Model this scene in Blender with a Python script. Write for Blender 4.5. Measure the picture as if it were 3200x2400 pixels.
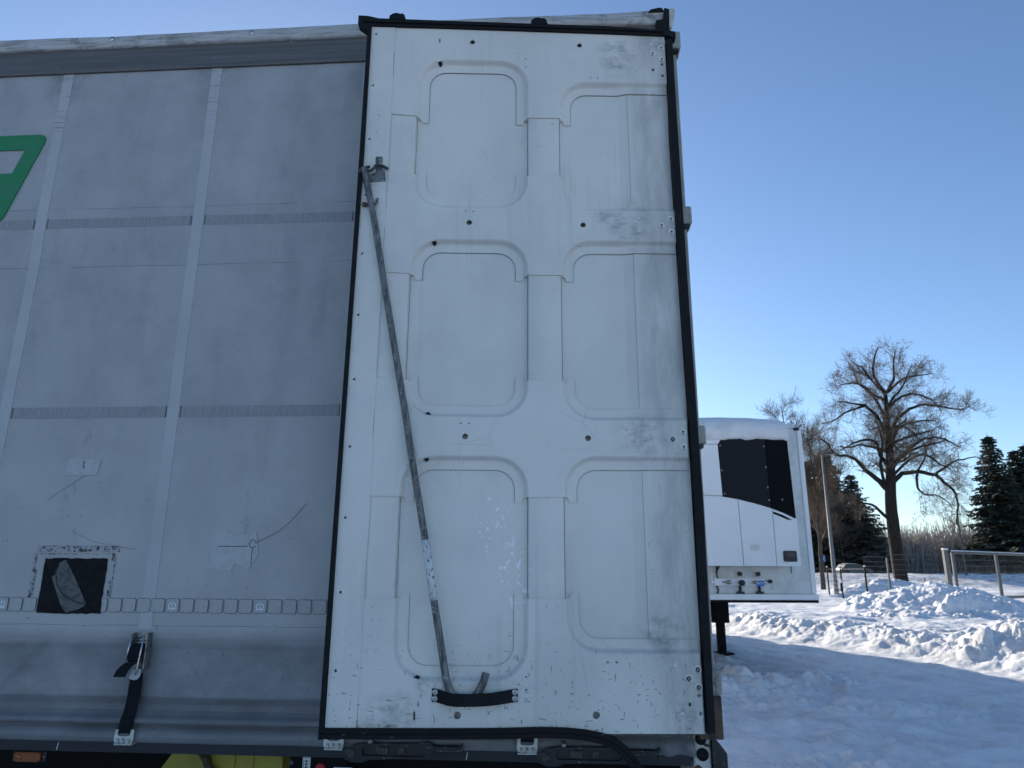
import bpy, math, random
import numpy as np
from mathutils import Vector, Matrix, Euler
from mathutils.geometry import tessellate_polygon

for o in list(bpy.data.objects):
    bpy.data.objects.remove(o)
SC = bpy.context.scene
COL = SC.collection
R = math.radians
random.seed(7)

# ------------------------------------------------------------------ camera
cam_d = bpy.data.cameras.new('camera')
cam = bpy.data.objects.new('camera', cam_d)
COL.objects.link(cam)
cam.location = (0, 0, 1.65)
cam.rotation_euler = (R(104.631), R(-0.3196), R(-0.0834))
cam_d.sensor_width = 36
cam_d.lens = 24.964
cam_d.clip_start = 0.05
cam_d.clip_end = 6000
cam_d.dof.use_dof = True
cam_d.dof.focus_distance = 2.75
cam_d.dof.aperture_fstop = 7.5
SC.camera = cam

# ------------------------------------------------------------------ sky, sun, exposure
SUN_EL, SUN_AZ = 17.0, -18.0            # azimuth measured from +Y, negative to the left
world = bpy.data.worlds.new('World')
SC.world = world
world.use_nodes = True
wn = world.node_tree
wn.nodes.clear()
sky = wn.nodes.new('ShaderNodeTexSky')
sky.sky_type = 'NISHITA'
sky.sun_disc = False
sky.sun_elevation = R(SUN_EL)
sky.sun_rotation = R(SUN_AZ)
sky.altitude = 50
sky.air_density = 0.9
sky.dust_density = 0.4
sky.ozone_density = 3.6
bg = wn.nodes.new('ShaderNodeBackground')
bg.inputs['Strength'].default_value = 0.12
wo = wn.nodes.new('ShaderNodeOutputWorld')
wn.links.new(sky.outputs[0], bg.inputs[0])
wn.links.new(bg.outputs[0], wo.inputs[0])
sl = bpy.data.lights.new('sun', 'SUN')
sl.energy = 5.0
sl.angle = R(0.53)
sl.color = (1.0, 0.90, 0.75)
sun = bpy.data.objects.new('sun', sl)
COL.objects.link(sun)
sd = Vector((math.sin(R(SUN_AZ)) * math.cos(R(SUN_EL)), math.cos(R(SUN_AZ)) * math.cos(R(SUN_EL)), math.sin(R(SUN_EL))))
sun.rotation_euler = sd.to_track_quat('Z', 'Y').to_euler()
SC.view_settings.view_transform = 'Standard'
SC.view_settings.look = 'None'
SC.view_settings.gamma = 1.0
SC.view_settings.use_curve_mapping = False
SC.view_settings.exposure = 0.68
SC.cycles.use_denoising = True
SC.cycles.max_bounces = 4
SC.cycles.diffuse_bounces = 3
SC.cycles.glossy_bounces = 2
SC.cycles.use_adaptive_sampling = True
SC.cycles.adaptive_threshold = 0.025
SC.cycles.sample_clamp_indirect = 6


# ------------------------------------------------------------------ material helpers
class Mat:
    def __init__(s, name, color=(.5, .5, .5), rough=.5, metal=0., spec=.5):
        s.m = bpy.data.materials.new(name)
        s.m.use_nodes = True
        s.t = s.m.node_tree
        s.b = s.t.nodes['Principled BSDF']
        s.b.inputs['Base Color'].default_value = (*color, 1)
        s.b.inputs['Roughness'].default_value = rough
        s.b.inputs['Metallic'].default_value = metal
        s.b.inputs['Specular IOR Level'].default_value = spec

    def put(s, sock, v):
        if hasattr(v, 'is_output') or isinstance(v, bpy.types.NodeSocket):
            s.t.links.new(v, sock)
        elif isinstance(v, (tuple, list)):
            sock.default_value = (*v, 1) if len(v) == 3 and sock.type == 'RGBA' else v
        else:
            sock.default_value = v

    def node(s, typ, **kw):
        return s.t.nodes.new(typ)

    def co(s, scale=(1, 1, 1), rot=(0, 0, 0), loc=(0, 0, 0), kind='Object'):
        c = s.node('ShaderNodeTexCoord')
        m = s.node('ShaderNodeMapping')
        m.inputs['Location'].default_value = loc
        m.inputs['Rotation'].default_value = rot
        m.inputs['Scale'].default_value = scale
        s.t.links.new(c.outputs[kind], m.inputs[0])
        return m.outputs[0]

    def world(s, scale=(1, 1, 1)):
        g = s.node('ShaderNodeNewGeometry')
        m = s.node('ShaderNodeMapping')
        m.inputs['Scale'].default_value = scale
        s.t.links.new(g.outputs['Position'], m.inputs[0])
        return m.outputs[0]

    def noise(s, vec, scale=1., detail=4., rough=.6, dist=0.):
        n = s.node('ShaderNodeTexNoise')
        s.put(n.inputs['Vector'], vec)
        n.inputs['Scale'].default_value = scale
        n.inputs['Detail'].default_value = detail
        n.inputs['Roughness'].default_value = rough
        n.inputs['Distortion'].default_value = dist
        return n.outputs[0]

    def voro(s, vec, scale=1., feature='DISTANCE_TO_EDGE'):
        n = s.node('ShaderNodeTexVoronoi')
        n.feature = feature
        s.put(n.inputs['Vector'], vec)
        n.inputs['Scale'].default_value = scale
        return n.outputs['Distance']

    def mr(s, v, a, b, c=0., d=1.):
        n = s.node('ShaderNodeMapRange')
        n.interpolation_type = 'SMOOTHSTEP'
        s.put(n.inputs[0], v)
        n.inputs[1].default_value = a
        n.inputs[2].default_value = b
        n.inputs[3].default_value = c
        n.inputs[4].default_value = d
        return n.outputs[0]

    def ma(s, op, a, b=0., clamp=False):
        n = s.node('ShaderNodeMath')
        n.operation = op
        n.use_clamp = clamp
        s.put(n.inputs[0], a)
        s.put(n.inputs[1], b)
        return n.outputs[0]

    def mul(s, *v):
        r = v[0]
        for q in v[1:]:
            r = s.ma('MULTIPLY', r, q)
        return r

    def add(s, *v):
        r = v[0]
        for q in v[1:]:
            r = s.ma('ADD', r, q, True)
        return r

    def sep(s, vec):
        n = s.node('ShaderNodeSeparateXYZ')
        s.put(n.inputs[0], vec)
        return n.outputs

    def dist(s, vec, p, sc=(1, 1, 1)):
        a = s.node('ShaderNodeVectorMath'); a.operation = 'SUBTRACT'
        s.put(a.inputs[0], vec); a.inputs[1].default_value = p
        b = s.node('ShaderNodeVectorMath'); b.operation = 'MULTIPLY'
        s.t.links.new(a.outputs[0], b.inputs[0]); b.inputs[1].default_value = sc
        c = s.node('ShaderNodeVectorMath'); c.operation = 'LENGTH'
        s.t.links.new(b.outputs[0], c.inputs[0])
        return c.outputs['Value']

    def mix(s, f, a, b):
        n = s.node('ShaderNodeMix')
        n.data_type = 'RGBA'
        s.put(n.inputs[0], f)
        s.put(n.inputs[6], a)
        s.put(n.inputs[7], b)
        return n.outputs[2]

    def bump(s, h, strength=.3, dist=.01):
        n = s.node('ShaderNodeBump')
        n.inputs['Strength'].default_value = strength
        n.inputs['Distance'].default_value = dist
        s.put(n.inputs['Height'], h)
        s.t.links.new(n.outputs[0], s.b.inputs['Normal'])

    def color(s, c):
        s.put(s.b.inputs['Base Color'], c)

    def rough(s, r):
        s.put(s.b.inputs['Roughness'], r)


def simple(name, c, rough=.5, metal=0., c2=None, scale=20., bump=0., lo=.4, hi=.7, stretch=(1, 1, 1), spec=.5):
    m = Mat(name, c, rough, metal, spec)
    v = m.co(stretch)
    n = m.noise(v, scale, 5, .65)
    c2 = c2 or tuple(x * .6 for x in c)
    m.color(m.mix(m.mr(n, lo, hi), c, c2))
    if bump:
        m.bump(n, bump, .004)
    return m.m


MT = {}


def build_materials():
    # ---- white door paint, scuffed
    m = Mat('door_paint', rough=.42)
    v = m.co()
    x, y, z = m.sep(v)
    base = m.mix(m.mr(m.noise(v, 2.2, 3), .35, .7), (.755, .73, .67), (.69, .668, .617))
    # soft vertical grime on the hinge side
    g1 = m.mul(m.mr(x, 1.0, 1.12), m.mr(m.noise(m.co((11, 1, 3.0)), 1.0, 6, .7), .22, .74), .52)
    # grime smudges round the hinge plates
    fine = m.mr(m.noise(m.co((16, 1, 24)), 1.0, 6, .72), .38, .70)
    bl = None
    for p, r in (((.99, 0, 2.54), .10), ((1.00, 0, 2.48), .09), ((1.02, 0, 1.775), .13), ((.93, 0, 1.80), .06), ((1.03, 0, .955), .13), ((1.08, 0, .30), .10),
                 ((1.17, 0, 2.60), .07), ((.055, 0, 1.96), .09), ((.05, 0, 1.83), .06), ((.22, 0, .05), .11), ((.16, 0, .04), .09), ((1.13, 0, .05), .07), ((.30, 0, .14), .04)):
        d = m.mr(m.dist(v, p, (1, .2, 1)), r, r * .15)
        bl = d if bl is None else m.add(bl, d)
    g2 = m.mul(bl, fine, .60)
    run = m.mul(m.mr(m.noise(m.co((34, 1, 1.3)), 1.0, 4, .6), .50, .72), m.mr(m.noise(m.co((2.0, 1, 1.1)), 1.3, 4, .6), .42, .66), .15)
    film = m.mul(m.mr(m.noise(m.co((1.4, 1, 1.1)), 1.5, 6, .66), .40, .70), .13)
    g1 = m.add(g1, run, film)
    # knocks and scratches, thick towards the bottom
    low = m.mr(z, .42, .02)
    s1 = m.mr(m.noise(m.co((26, 1, 85), (0, .45, 0)), 1.0, 3, .6), .63, .68)
    s2 = m.mr(m.noise(m.co((100, 1, 24), (0, -.5, 0)), 1.0, 3, .55), .64, .69)
    s3 = m.mr(m.noise(v, 75, 2, .5), .70, .74)
    sc = m.mul(m.add(s1, s2, s3), m.add(m.mul(low, .85), m.mul(m.mr(m.noise(v, 3.1, 2), .5, .75), .35)))
    # hairline scuffs
    ln = m.mr(m.voro(m.co((3.2, 1, 5.0), (0, .6, 0)), 1.0), .006, .0)
    ln = m.mul(ln, m.mr(m.noise(v, 2.7, 2), .56, .64), .35)
    # pale flaked lacquer low on the left pocket
    fl = m.mul(m.mr(m.noise(m.co((52, 1, 52)), 1.0, 3, .5), .575, .60), m.mr(m.dist(v, (.595, 0, .49), (1, .2, .45)), .075, .035))
    fl2 = m.mul(m.mr(m.noise(m.co((55, 1, 55), loc=(3, 0, 1)), 1.0, 3, .5), .585, .61), m.mr(m.dist(v, (.515, 0, .66), (1, .2, .6)), .085, .03))
    c = m.mix(m.add(g1, g2), base, (.20, .20, .195))
    c = m.mix(m.add(fl, fl2), c, (.92, .92, .90))
    c = m.mix(m.mul(sc, .85), c, (.045, .05, .06))
    c = m.mix(ln, c, (.2, .21, .22))
    m.color(c)
    m.rough(m.mr(m.noise(v, 6, 4), .3, .7, .34, .55))
    m.bump(m.noise(v, 160, 3), .05, .002)
    MT['door'] = m.m

    # ---- grey PVC curtain
    def curtain(name, a, b, extra=0.):
        m = Mat(name, rough=.5)
        v = m.co()
        x, y, z = m.sep(v)
        base = m.mix(m.mr(m.noise(m.co((1.5, 1, .9)), 1.6, 4), .3, .7), a, b)
        base = m.mix(m.mul(m.mr(m.noise(m.co((2.2, 1, 2.0)), 1.7, 6, .68), .38, .64), .34), base, tuple(q * .66 for q in a))
        base = m.mix(m.mul(m.mr(m.noise(m.co((9, 1, 12)), 1.0, 6, .72), .44, .66), .14), base, tuple(q * .62 for q in a))
        st = m.mr(m.noise(m.co((5, 1, .8)), 1.6, 5, .6), .5, .78)                     # faint run marks
        lowd = m.mul(m.mr(m.noise(m.co((2, 1, 2.6)), 2.2, 5, .65), .42, .72), m.mr(z, 1.9, 1.3))
        c = m.mix(m.mul(st, .28), base, (.17, .18, .185))
        c = m.mix(m.mul(lowd, .35), c, (.19, .19, .18))
        sk = m.mul(m.mr(z, 1.405, 1.37), m.mr(m.noise(m.co((3, 1, 5)), 1.4, 5, .65), .25, .7, .30, .75))
        c = m.mix(sk, c, (.125, .128, .135))  # skirt darkened for dirt and for fold shade, both in the colour
        c = m.mix(m.mul(m.mr(z, 1.215, 1.19), .35), c, (.10, .105, .115))  # shade of the lowest fold, painted darker still
        bounce_tint = m.mul(m.mr(z, 2.5, 1.65), m.mr(m.noise(m.co((2.4, 1, 1.6)), 1.5, 6, .66), .30, .62, .25, .85), m.mr(z, 1.36, 1.42))
        c = m.mix(m.mul(bounce_tint, .62), c, (.47, .462, .447))  # paler lower half: light bounced off the snow, painted into the colour
        # soiling where the rollers hang, beside each webbing just under the rail
        w = m.ma('PINGPONG', m.ma('ADD', x, 1.966 + .694 * 40), .347)
        soil = m.mul(m.mr(w, .13, .03), m.mr(z, 3.55, 3.8), m.mr(m.noise(v, 7, 4), .35, .65))
        c = m.mix(m.mul(soil, .5), c, (.10, .105, .10))
        # patches rubbed in the middle of each bay
        mid = m.mul(m.mr(w, .24, .33), m.mr(m.noise(m.co((18, 1, 9)), 1.0, 5, .7), .52, .68), m.mr(m.noise(v, 1.3, 1), .4, .6))
        c = m.mix(m.mul(mid, .3), c, (.12, .13, .14))
        sc = m.mr(m.noise(m.co((60, 1, 24), (0, .5, 0)), 1.0, 2, .5), .70, .74)
        sc2 = m.mr(m.noise(m.co((26, 1, 70), (0, -.3, 0)), 1.0, 2, .5), .70, .74)
        c = m.mix(m.mul(m.add(sc, sc2), m.mr(z, 2.3, 1.4, .12, .5)), c, (.06, .07, .08))
        ln = m.mr(m.voro(m.co((1.3, 1, 1.7), (0, .8, 0)), 1.3), .0035, .0)
        ln = m.mul(ln, m.mr(m.noise(v, 1.9, 2), .50, .60), m.mr(z, 2.4, 1.5, .05, .22))
        c = m.mix(ln, c, (.07, .075, .08))
        # welded sheet joints
        for zz in (3.137, 2.868):
            wob = m.ma('MULTIPLY', m.ma('SUBTRACT', m.noise(m.co((1.2, 1, .01)), 1.0, 2), .5), .02)
            d = m.ma('ABSOLUTE', m.ma('ADD', m.ma('SUBTRACT', z, zz), wob))
            c = m.mix(m.mul(m.mr(d, .0035, .0005), m.mr(m.noise(m.co((3, 1, 1)), 1., 2), .35, .6, .05, .5)), c, (.09, .10, .12))
        m.color(c)
        m.rough(m.mr(m.noise(v, 5, 3), .3, .7, .42, .6))
        m.bump(m.add(m.mul(m.noise(v, 220, 2), .5), m.mul(m.noise(m.co((2.5, 1, 3.5)), 2.0, 3), .9)), .22, .006)
        return m.m
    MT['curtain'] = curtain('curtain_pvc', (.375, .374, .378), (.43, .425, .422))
    # ---- webbing strips
    m = Mat('webbing', rough=.6)
    v = m.co()
    x, y, z = m.sep(v)
    cr = m.mul(m.mr(m.noise(m.co((4, 1, 130)), 1.0, 2), .60, .66), m.mr(z, 3.35, 3.75))
    c = m.mix(m.mr(m.noise(v, 3, 3), .3, .7), (.46, .462, .468), (.415, .417, .423))
    c = m.mix(m.mul(cr, .9), c, (.05, .055, .06))
    m.color(c)
    m.bump(m.noise(m.co((300, 1, 300)), 1., 1), .2, .002)
    MT['webbing'] = m.m
    m = Mat('stitched_band', rough=.65)
    c0 = m.mr(m.noise(m.co((90, 1, 18)), 1.0, 3, .7), .4, .62)
    c = m.mix(c0, (.335, .336, .34), (.28, .281, .285))
    x, y, z = m.sep(m.co())
    st = m.mul(m.mr(m.ma('ABSOLUTE', m.ma('SINE', m.mul(x, 420.))), .3, .8), .35)
    m.color(m.mix(m.mul(st, .6), c, (.15, .165, .19)))
    m.bump(st, .3, .002)
    MT['band'] = m.m
    MT['patch'] = simple('repair_patch', (.455, .458, .462), .5, 0, (.40, .402, .406), 30, .1)
    # ---- reflective tile
    m = Mat('reflective_tile', rough=.35)
    v = m.co((1, 0, 1))
    h = m.mr(m.voro(v, 170), .02, .12)
    c = m.mix(h, (.26, .26, .258), (.44, .44, .435))
    m.color(m.mix(m.mr(m.noise(v, 20, 3), .4, .7), c, (.37, .37, .368)))
    MT['tile'] = m.m
    MT['tile_rim'] = simple('tile_rim', (.09, .10, .105), .6)
    MT['emblem'] = simple('emblem_white', (.70, .75, .78), .4, 0, (.6, .65, .68), 60)
    MT['green'] = simple('green_print', (.014, .20, .072), .5, 0, (.035, .20, .095), 14, lo=.45, hi=.75)
    # ---- black cover-up square, torn film
    m = Mat('black_patch', rough=.7, spec=.2)
    v = m.co()
    c = m.mix(m.mr(m.noise(v, 25, 5, .7), .45, .75), (.005, .0055, .006), (.014, .0145, .015))
    m.color(m.mix(m.mul(m.mr(m.noise(m.co((90, 1, 14)), 1., 3), .70, .74), .6), c, (.25, .27, .27)))
    MT['black_patch'] = m.m
    MT['torn'] = simple('torn_film', (.105, .107, .108), .6, 0, (.05, .052, .052), 45, lo=.45, hi=.62)
    m = Mat('adhesive_trace', rough=.6)
    c = m.mr(m.noise(m.co((60, 1, 60)), 1., 5, .7), .50, .56)
    m.color(m.mix(c, (.38, .38, .378), (.03, .031, .033)))
    MT['trace'] = m.m
    # ---- rubber, straps, metals
    MT['rubber'] = simple('black_rubber', (.0045, .005, .0065), .7, 0, (.010, .011, .013), 18, .15, spec=.25)
    m = Mat('scuffed_rubber', rough=.7, spec=.25)
    v = m.co()
    sc = m.mr(m.noise(m.co((26, 1, 90)), 1., 4, .6), .66, .71)
    m.color(m.mix(m.mul(sc, .6), m.mix(m.noise(v, 12), (.0045, .005, .006), (.011, .0115, .013)), (.20, .205, .21)))
    MT['rubber_scuffed'] = m.m
    m = Mat('strap_black', rough=.8, spec=.2)
    x, y, z = m.sep(m.co())
    rib = m.ma('SINE', m.mul(z, 1700.))
    m.color(m.mix(m.mr(rib, -.5, .8), (.006, .0065, .009), (.014, .015, .019)))
    m.bump(rib, .35, .002)
    MT['strap'] = m.m
    MT['black'] = simple('black_plastic', (.007, .0075, .009), .5, 0, (.018, .018, .02), 40)
    m = Mat('worn_black', rough=.45)
    v = m.co()
    m.color(m.mix(m.mr(m.noise(m.co((40, 6, 70)), 1., 5, .7), .58, .66), (.008, .0085, .01), (.16, .163, .168)))
    MT['worn_black'] = m.m
    MT['chassis'] = simple('chassis_black', (.004, .0042, .005), .8, 0, (.007, .007, .008), 5, spec=.2)
    MT['rail'] = simple('side_rail_paint', (.011, .013, .018), .6, 0, (.018, .02, .026), 4, stretch=(.5, 1, 6))
    # galvanised steel
    m = Mat('galvanised', rough=.5, metal=.45)
    v = m.co()
    f = m.mr(m.noise(m.co((70, 70, 14)), 1., 5, .7), .40, .64)
    c = m.mix(f, (.20, .20, .20), (.075, .073, .072))
    m.color(m.mix(m.mr(m.noise(v, 90, 4), .60, .66), c, (.36, .365, .37)))
    m.bump(f, .3, .002)
    MT['galv'] = m.m
    m = Mat('worn_tape', rough=.5)
    f = m.mr(m.noise(m.co((190, 60, 80)), 1., 5, .7), .555, .60)
    m.color(m.mix(f, (.66, .68, .68), (.06, .06, .065)))
    MT['tape'] = m.m
    MT['seam'] = simple('seam_shade', (.20, .195, .18), .8, 0, (.32, .31, .29), 25)  # painted shade for the gaps along plate edges and column feet
    MT['seam_pale'] = simple('seam_shade_pale', (.47, .46, .43), .8, 0, (.56, .55, .52), 25)  # fainter painted gap shade for the lower pocket edges
    MT['steel'] = simple('bright_steel', (.55, .56, .57), .3, .9, (.3, .3, .31), 60)
    MT['dull_steel'] = simple('dull_steel', (.34, .34, .345), .42, .85, (.13, .12, .11), 70)
    MT['zinc'] = simple('zinc_plate', (.60, .60, .56), .42, .35, (.42, .41, .36), 90)
    MT['dark_steel'] = simple('dark_steel', (.075, .07, .068), .55, .5, (.03, .026, .024), 80, .2)
    MT['rust'] = simple('rusty_plate', (.13, .085, .055), .75, .1, (.045, .028, .02), 22, .4)
    # ---- trailer frame paint with rust
    m = Mat('frame_paint', rough=.5)
    v = m.co()
    c = m.mix(m.mr(m.noise(v, 6, 4), .35, .7), (.60, .60, .55), (.47, .47, .42))
    r = m.mr(m.noise(m.co((9, 9, 4)), 1., 6, .7), .60, .68)
    m.color(m.mix(r, c, (.07, .045, .028)))
    m.bump(r, .2, .003)
    MT['frame_paint'] = m.m
    m = Mat('hinge_paint', rough=.5)
    v = m.co()
    c = m.mix(m.mr(m.noise(v, 9, 4), .35, .7), (.36, .355, .32), (.26, .255, .225))
    m.color(m.mix(m.mr(m.noise(m.co((40, 40, 7)), 1., 5, .7), .62, .68), c, (.05, .04, .03)))
    MT['hinge_paint'] = m.m
    # ---- aluminium roof rail
    m = Mat('roof_rail_alu', rough=.5, metal=.25)
    f = m.noise(m.co((1.2, 1, 60)), 1.2, 5, .65)
    c = m.mix(m.mr(f, .3, .7), (.155, .148, .14), (.105, .10, .094))
    m.color(m.mix(m.mr(m.noise(m.co((26, 1, 40)), 1., 4), .68, .73), c, (.42, .43, .44)))
    m.bump(f, .15, .003)
    MT['roof_rail'] = m.m
    # ---- roof tarpaulin hem
    m = Mat('roof_tarp', rough=.5)
    v = m.co()
    f = m.mr(m.noise(m.co((3, 3, 40)), 1.5, 5, .7, .6), .42, .68)
    c = m.mix(f, (.50, .49, .475), (.24, .23, .215))
    k = m.mul(m.mr(m.noise(m.co((9, 1, 9)), 1.0, 6, .75, 1.5), .53, .62), m.mr(m.noise(v, 1.4, 2), .36, .55))
    m.color(m.mix(m.mul(k, .5), c, (.06, .06, .062)))
    m.bump(m.noise(m.co((9, 9, 18)), 1.5, 4, .6, 1.), .5, .012)
    MT['tarp'] = m.m
    # ---- yellow bag, rope
    MT['yellow'] = simple('yellow_sheet', (.31, .265, .03), .55, 0, (.22, .185, .02), 6, .2)
    MT['rope'] = simple('brown_rope', (.060, .042, .018), .8, 0, (.03, .02, .01), 50, .3)
    m = Mat('amber_lens', (.26, .065, .008), .18)
    m.b.inputs['Coat Weight'].default_value = .4
    MT['amber'] = m.m
    MT['red'] = simple('red_plastic', (.35, .02, .025), .4)
    MT['label'] = simple('white_label', (.66, .66, .62), .5, 0, (.55, .55, .5), 40)
    # ---- second trailer
    MT['reefer'] = simple('white_panel_paint', (.80, .805, .81), .35, 0, (.74, .75, .76), 1.6)
    MT['reefer_dirty'] = simple('white_wall_paint', (.66, .67, .66), .45, 0, (.52, .52, .50), 3.0)
    MT['grille'] = simple('black_grille', (.004, .0045, .006), .8, 0, (.007, .0075, .009), 30, spec=.12)
    MT['grille_grey'] = simple('grey_black_grille', (.010, .0115, .015), .7, 0, (.014, .0155, .019), 30, spec=.2)
    MT['blue'] = simple('blue_plate', (.02, .16, .55), .5, 0, (.03, .2, .6), 8)
    # ---- snow
    m = Mat('snow', rough=.7, spec=.25)
    v = m.world()
    x, y, z = m.sep(v)
    c = m.mix(m.mr(m.noise(v, .5, 4), .3, .7), (.86, .865, .875), (.79, .795, .81))
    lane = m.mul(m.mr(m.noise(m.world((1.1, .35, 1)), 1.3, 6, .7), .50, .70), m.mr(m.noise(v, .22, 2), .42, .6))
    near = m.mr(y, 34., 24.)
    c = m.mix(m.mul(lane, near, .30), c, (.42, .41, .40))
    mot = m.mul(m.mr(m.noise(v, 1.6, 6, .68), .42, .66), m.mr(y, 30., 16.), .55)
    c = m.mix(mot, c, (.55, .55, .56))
    sp = m.mul(m.mr(m.noise(v, 5.5, 4, .7), .70, .76), near, .4)
    c = m.mix(sp, c, (.25, .24, .22))
    st = m.mul(m.mr(m.noise(m.world((1.2, 1.2, 1)), 1., 6, .75), .47, .56), m.mr(y, 74., 84.), m.mr(y, 112., 104.))
    c = m.mix(m.mul(st, .55), c, (.16, .13, .09))                       # dry stubble poking through on the road bank
    m.color(c)
    m.b.inputs['Subsurface Weight'].default_value = 0.0
    fine = m.add(m.mul(m.noise(v, 9, 5, .65), .6), m.mul(m.noise(v, 45, 3), .25))
    m.bump(m.mul(fine, m.mr(y, 70., 12.)), .8, .06)
    MT['snow'] = m.m
    m = Mat('asphalt_snowy', rough=.7)
    m.color(m.mix(m.mr(m.noise(m.world(), .6, 4), .45, .6), (.075, .075, .08), (.45, .45, .46)))
    MT['road'] = m.m
    # ---- trees
    def bark(name, a, b):
        m = Mat(name, rough=.85, spec=.2)
        f = m.noise(m.co((7, 7, 1.2)), 1., 5, .7)
        m.color(m.mix(m.mr(f, .35, .65), a, b))
        m.bump(f, .8, .05)
        return m.m
    MT['bark'] = bark('lime_bark', (.026, .022, .019), (.012, .0105, .0095))
    MT['bark_grey'] = bark('grey_bark', (.10, .082, .062), (.05, .042, .034))
    MT['twig'] = simple('bare_twig', (.14, .105, .078), .85, 0, (.09, .07, .054), .4)
    MT['twig_brown'] = simple('frosted_twig', (.085, .068, .055), .85, 0, (.055, .045, .037), .4)
    m = Mat('far_twig', rough=.9, spec=.1)
    m.color(m.mix(m.mr(m.noise(m.world((.15, .15, .6)), 1., 3), .35, .65), (.40, .375, .35), (.30, .28, .265)))
    MT['far'] = m.m
    m = Mat('spruce_needles', rough=.7, spec=.25)
    m.color(m.mix(m.mr(m.noise(m.co(), 1.3, 4), .35, .65), (.075, .088, .062), (.038, .046, .034)))
    MT['needle'] = m.m
    m = Mat('spruce_needles_brownish', rough=.7, spec=.25)
    m.color(m.mix(m.mr(m.noise(m.co(), 1.1, 4), .4, .65), (.075, .082, .062), (.11, .096, .075)))
    MT['needle2'] = m.m
    MT['fence_green'] = simple('dark_green_post', (.004, .010, .008), .8, 0, (.008, .014, .011), 5, spec=.15)
    MT['wire'] = simple('fence_wire', (.22, .225, .225), .6, .1, (.25, .26, .26), 5)
    MT['gate'] = simple('galvanised_gate', (.125, .125, .122), .7, .05, (.095, .096, .095), 6)
    MT['mast'] = simple('galvanised_mast', (.16, .162, .165), .6, .1, (.12, .122, .125), 3)
    MT['lamp_head'] = simple('lamp_head', (.05, .052, .055), .5)
    MT['car'] = simple('car_paint', (.06, .062, .066), .4, 0, (.10, .10, .105), 2)
    MT['glass'] = simple('dark_glass', (.012, .014, .016), .25, 0, (.02, .022, .025), 2)
    MT['tyre'] = simple('tyre_rubber', (.02, .02, .021), .8)
    MT['wood'] = simple('pole_wood', (.11, .095, .08), .8, 0, (.07, .06, .05), 4, stretch=(6, 6, 1))


build_materials()


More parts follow.
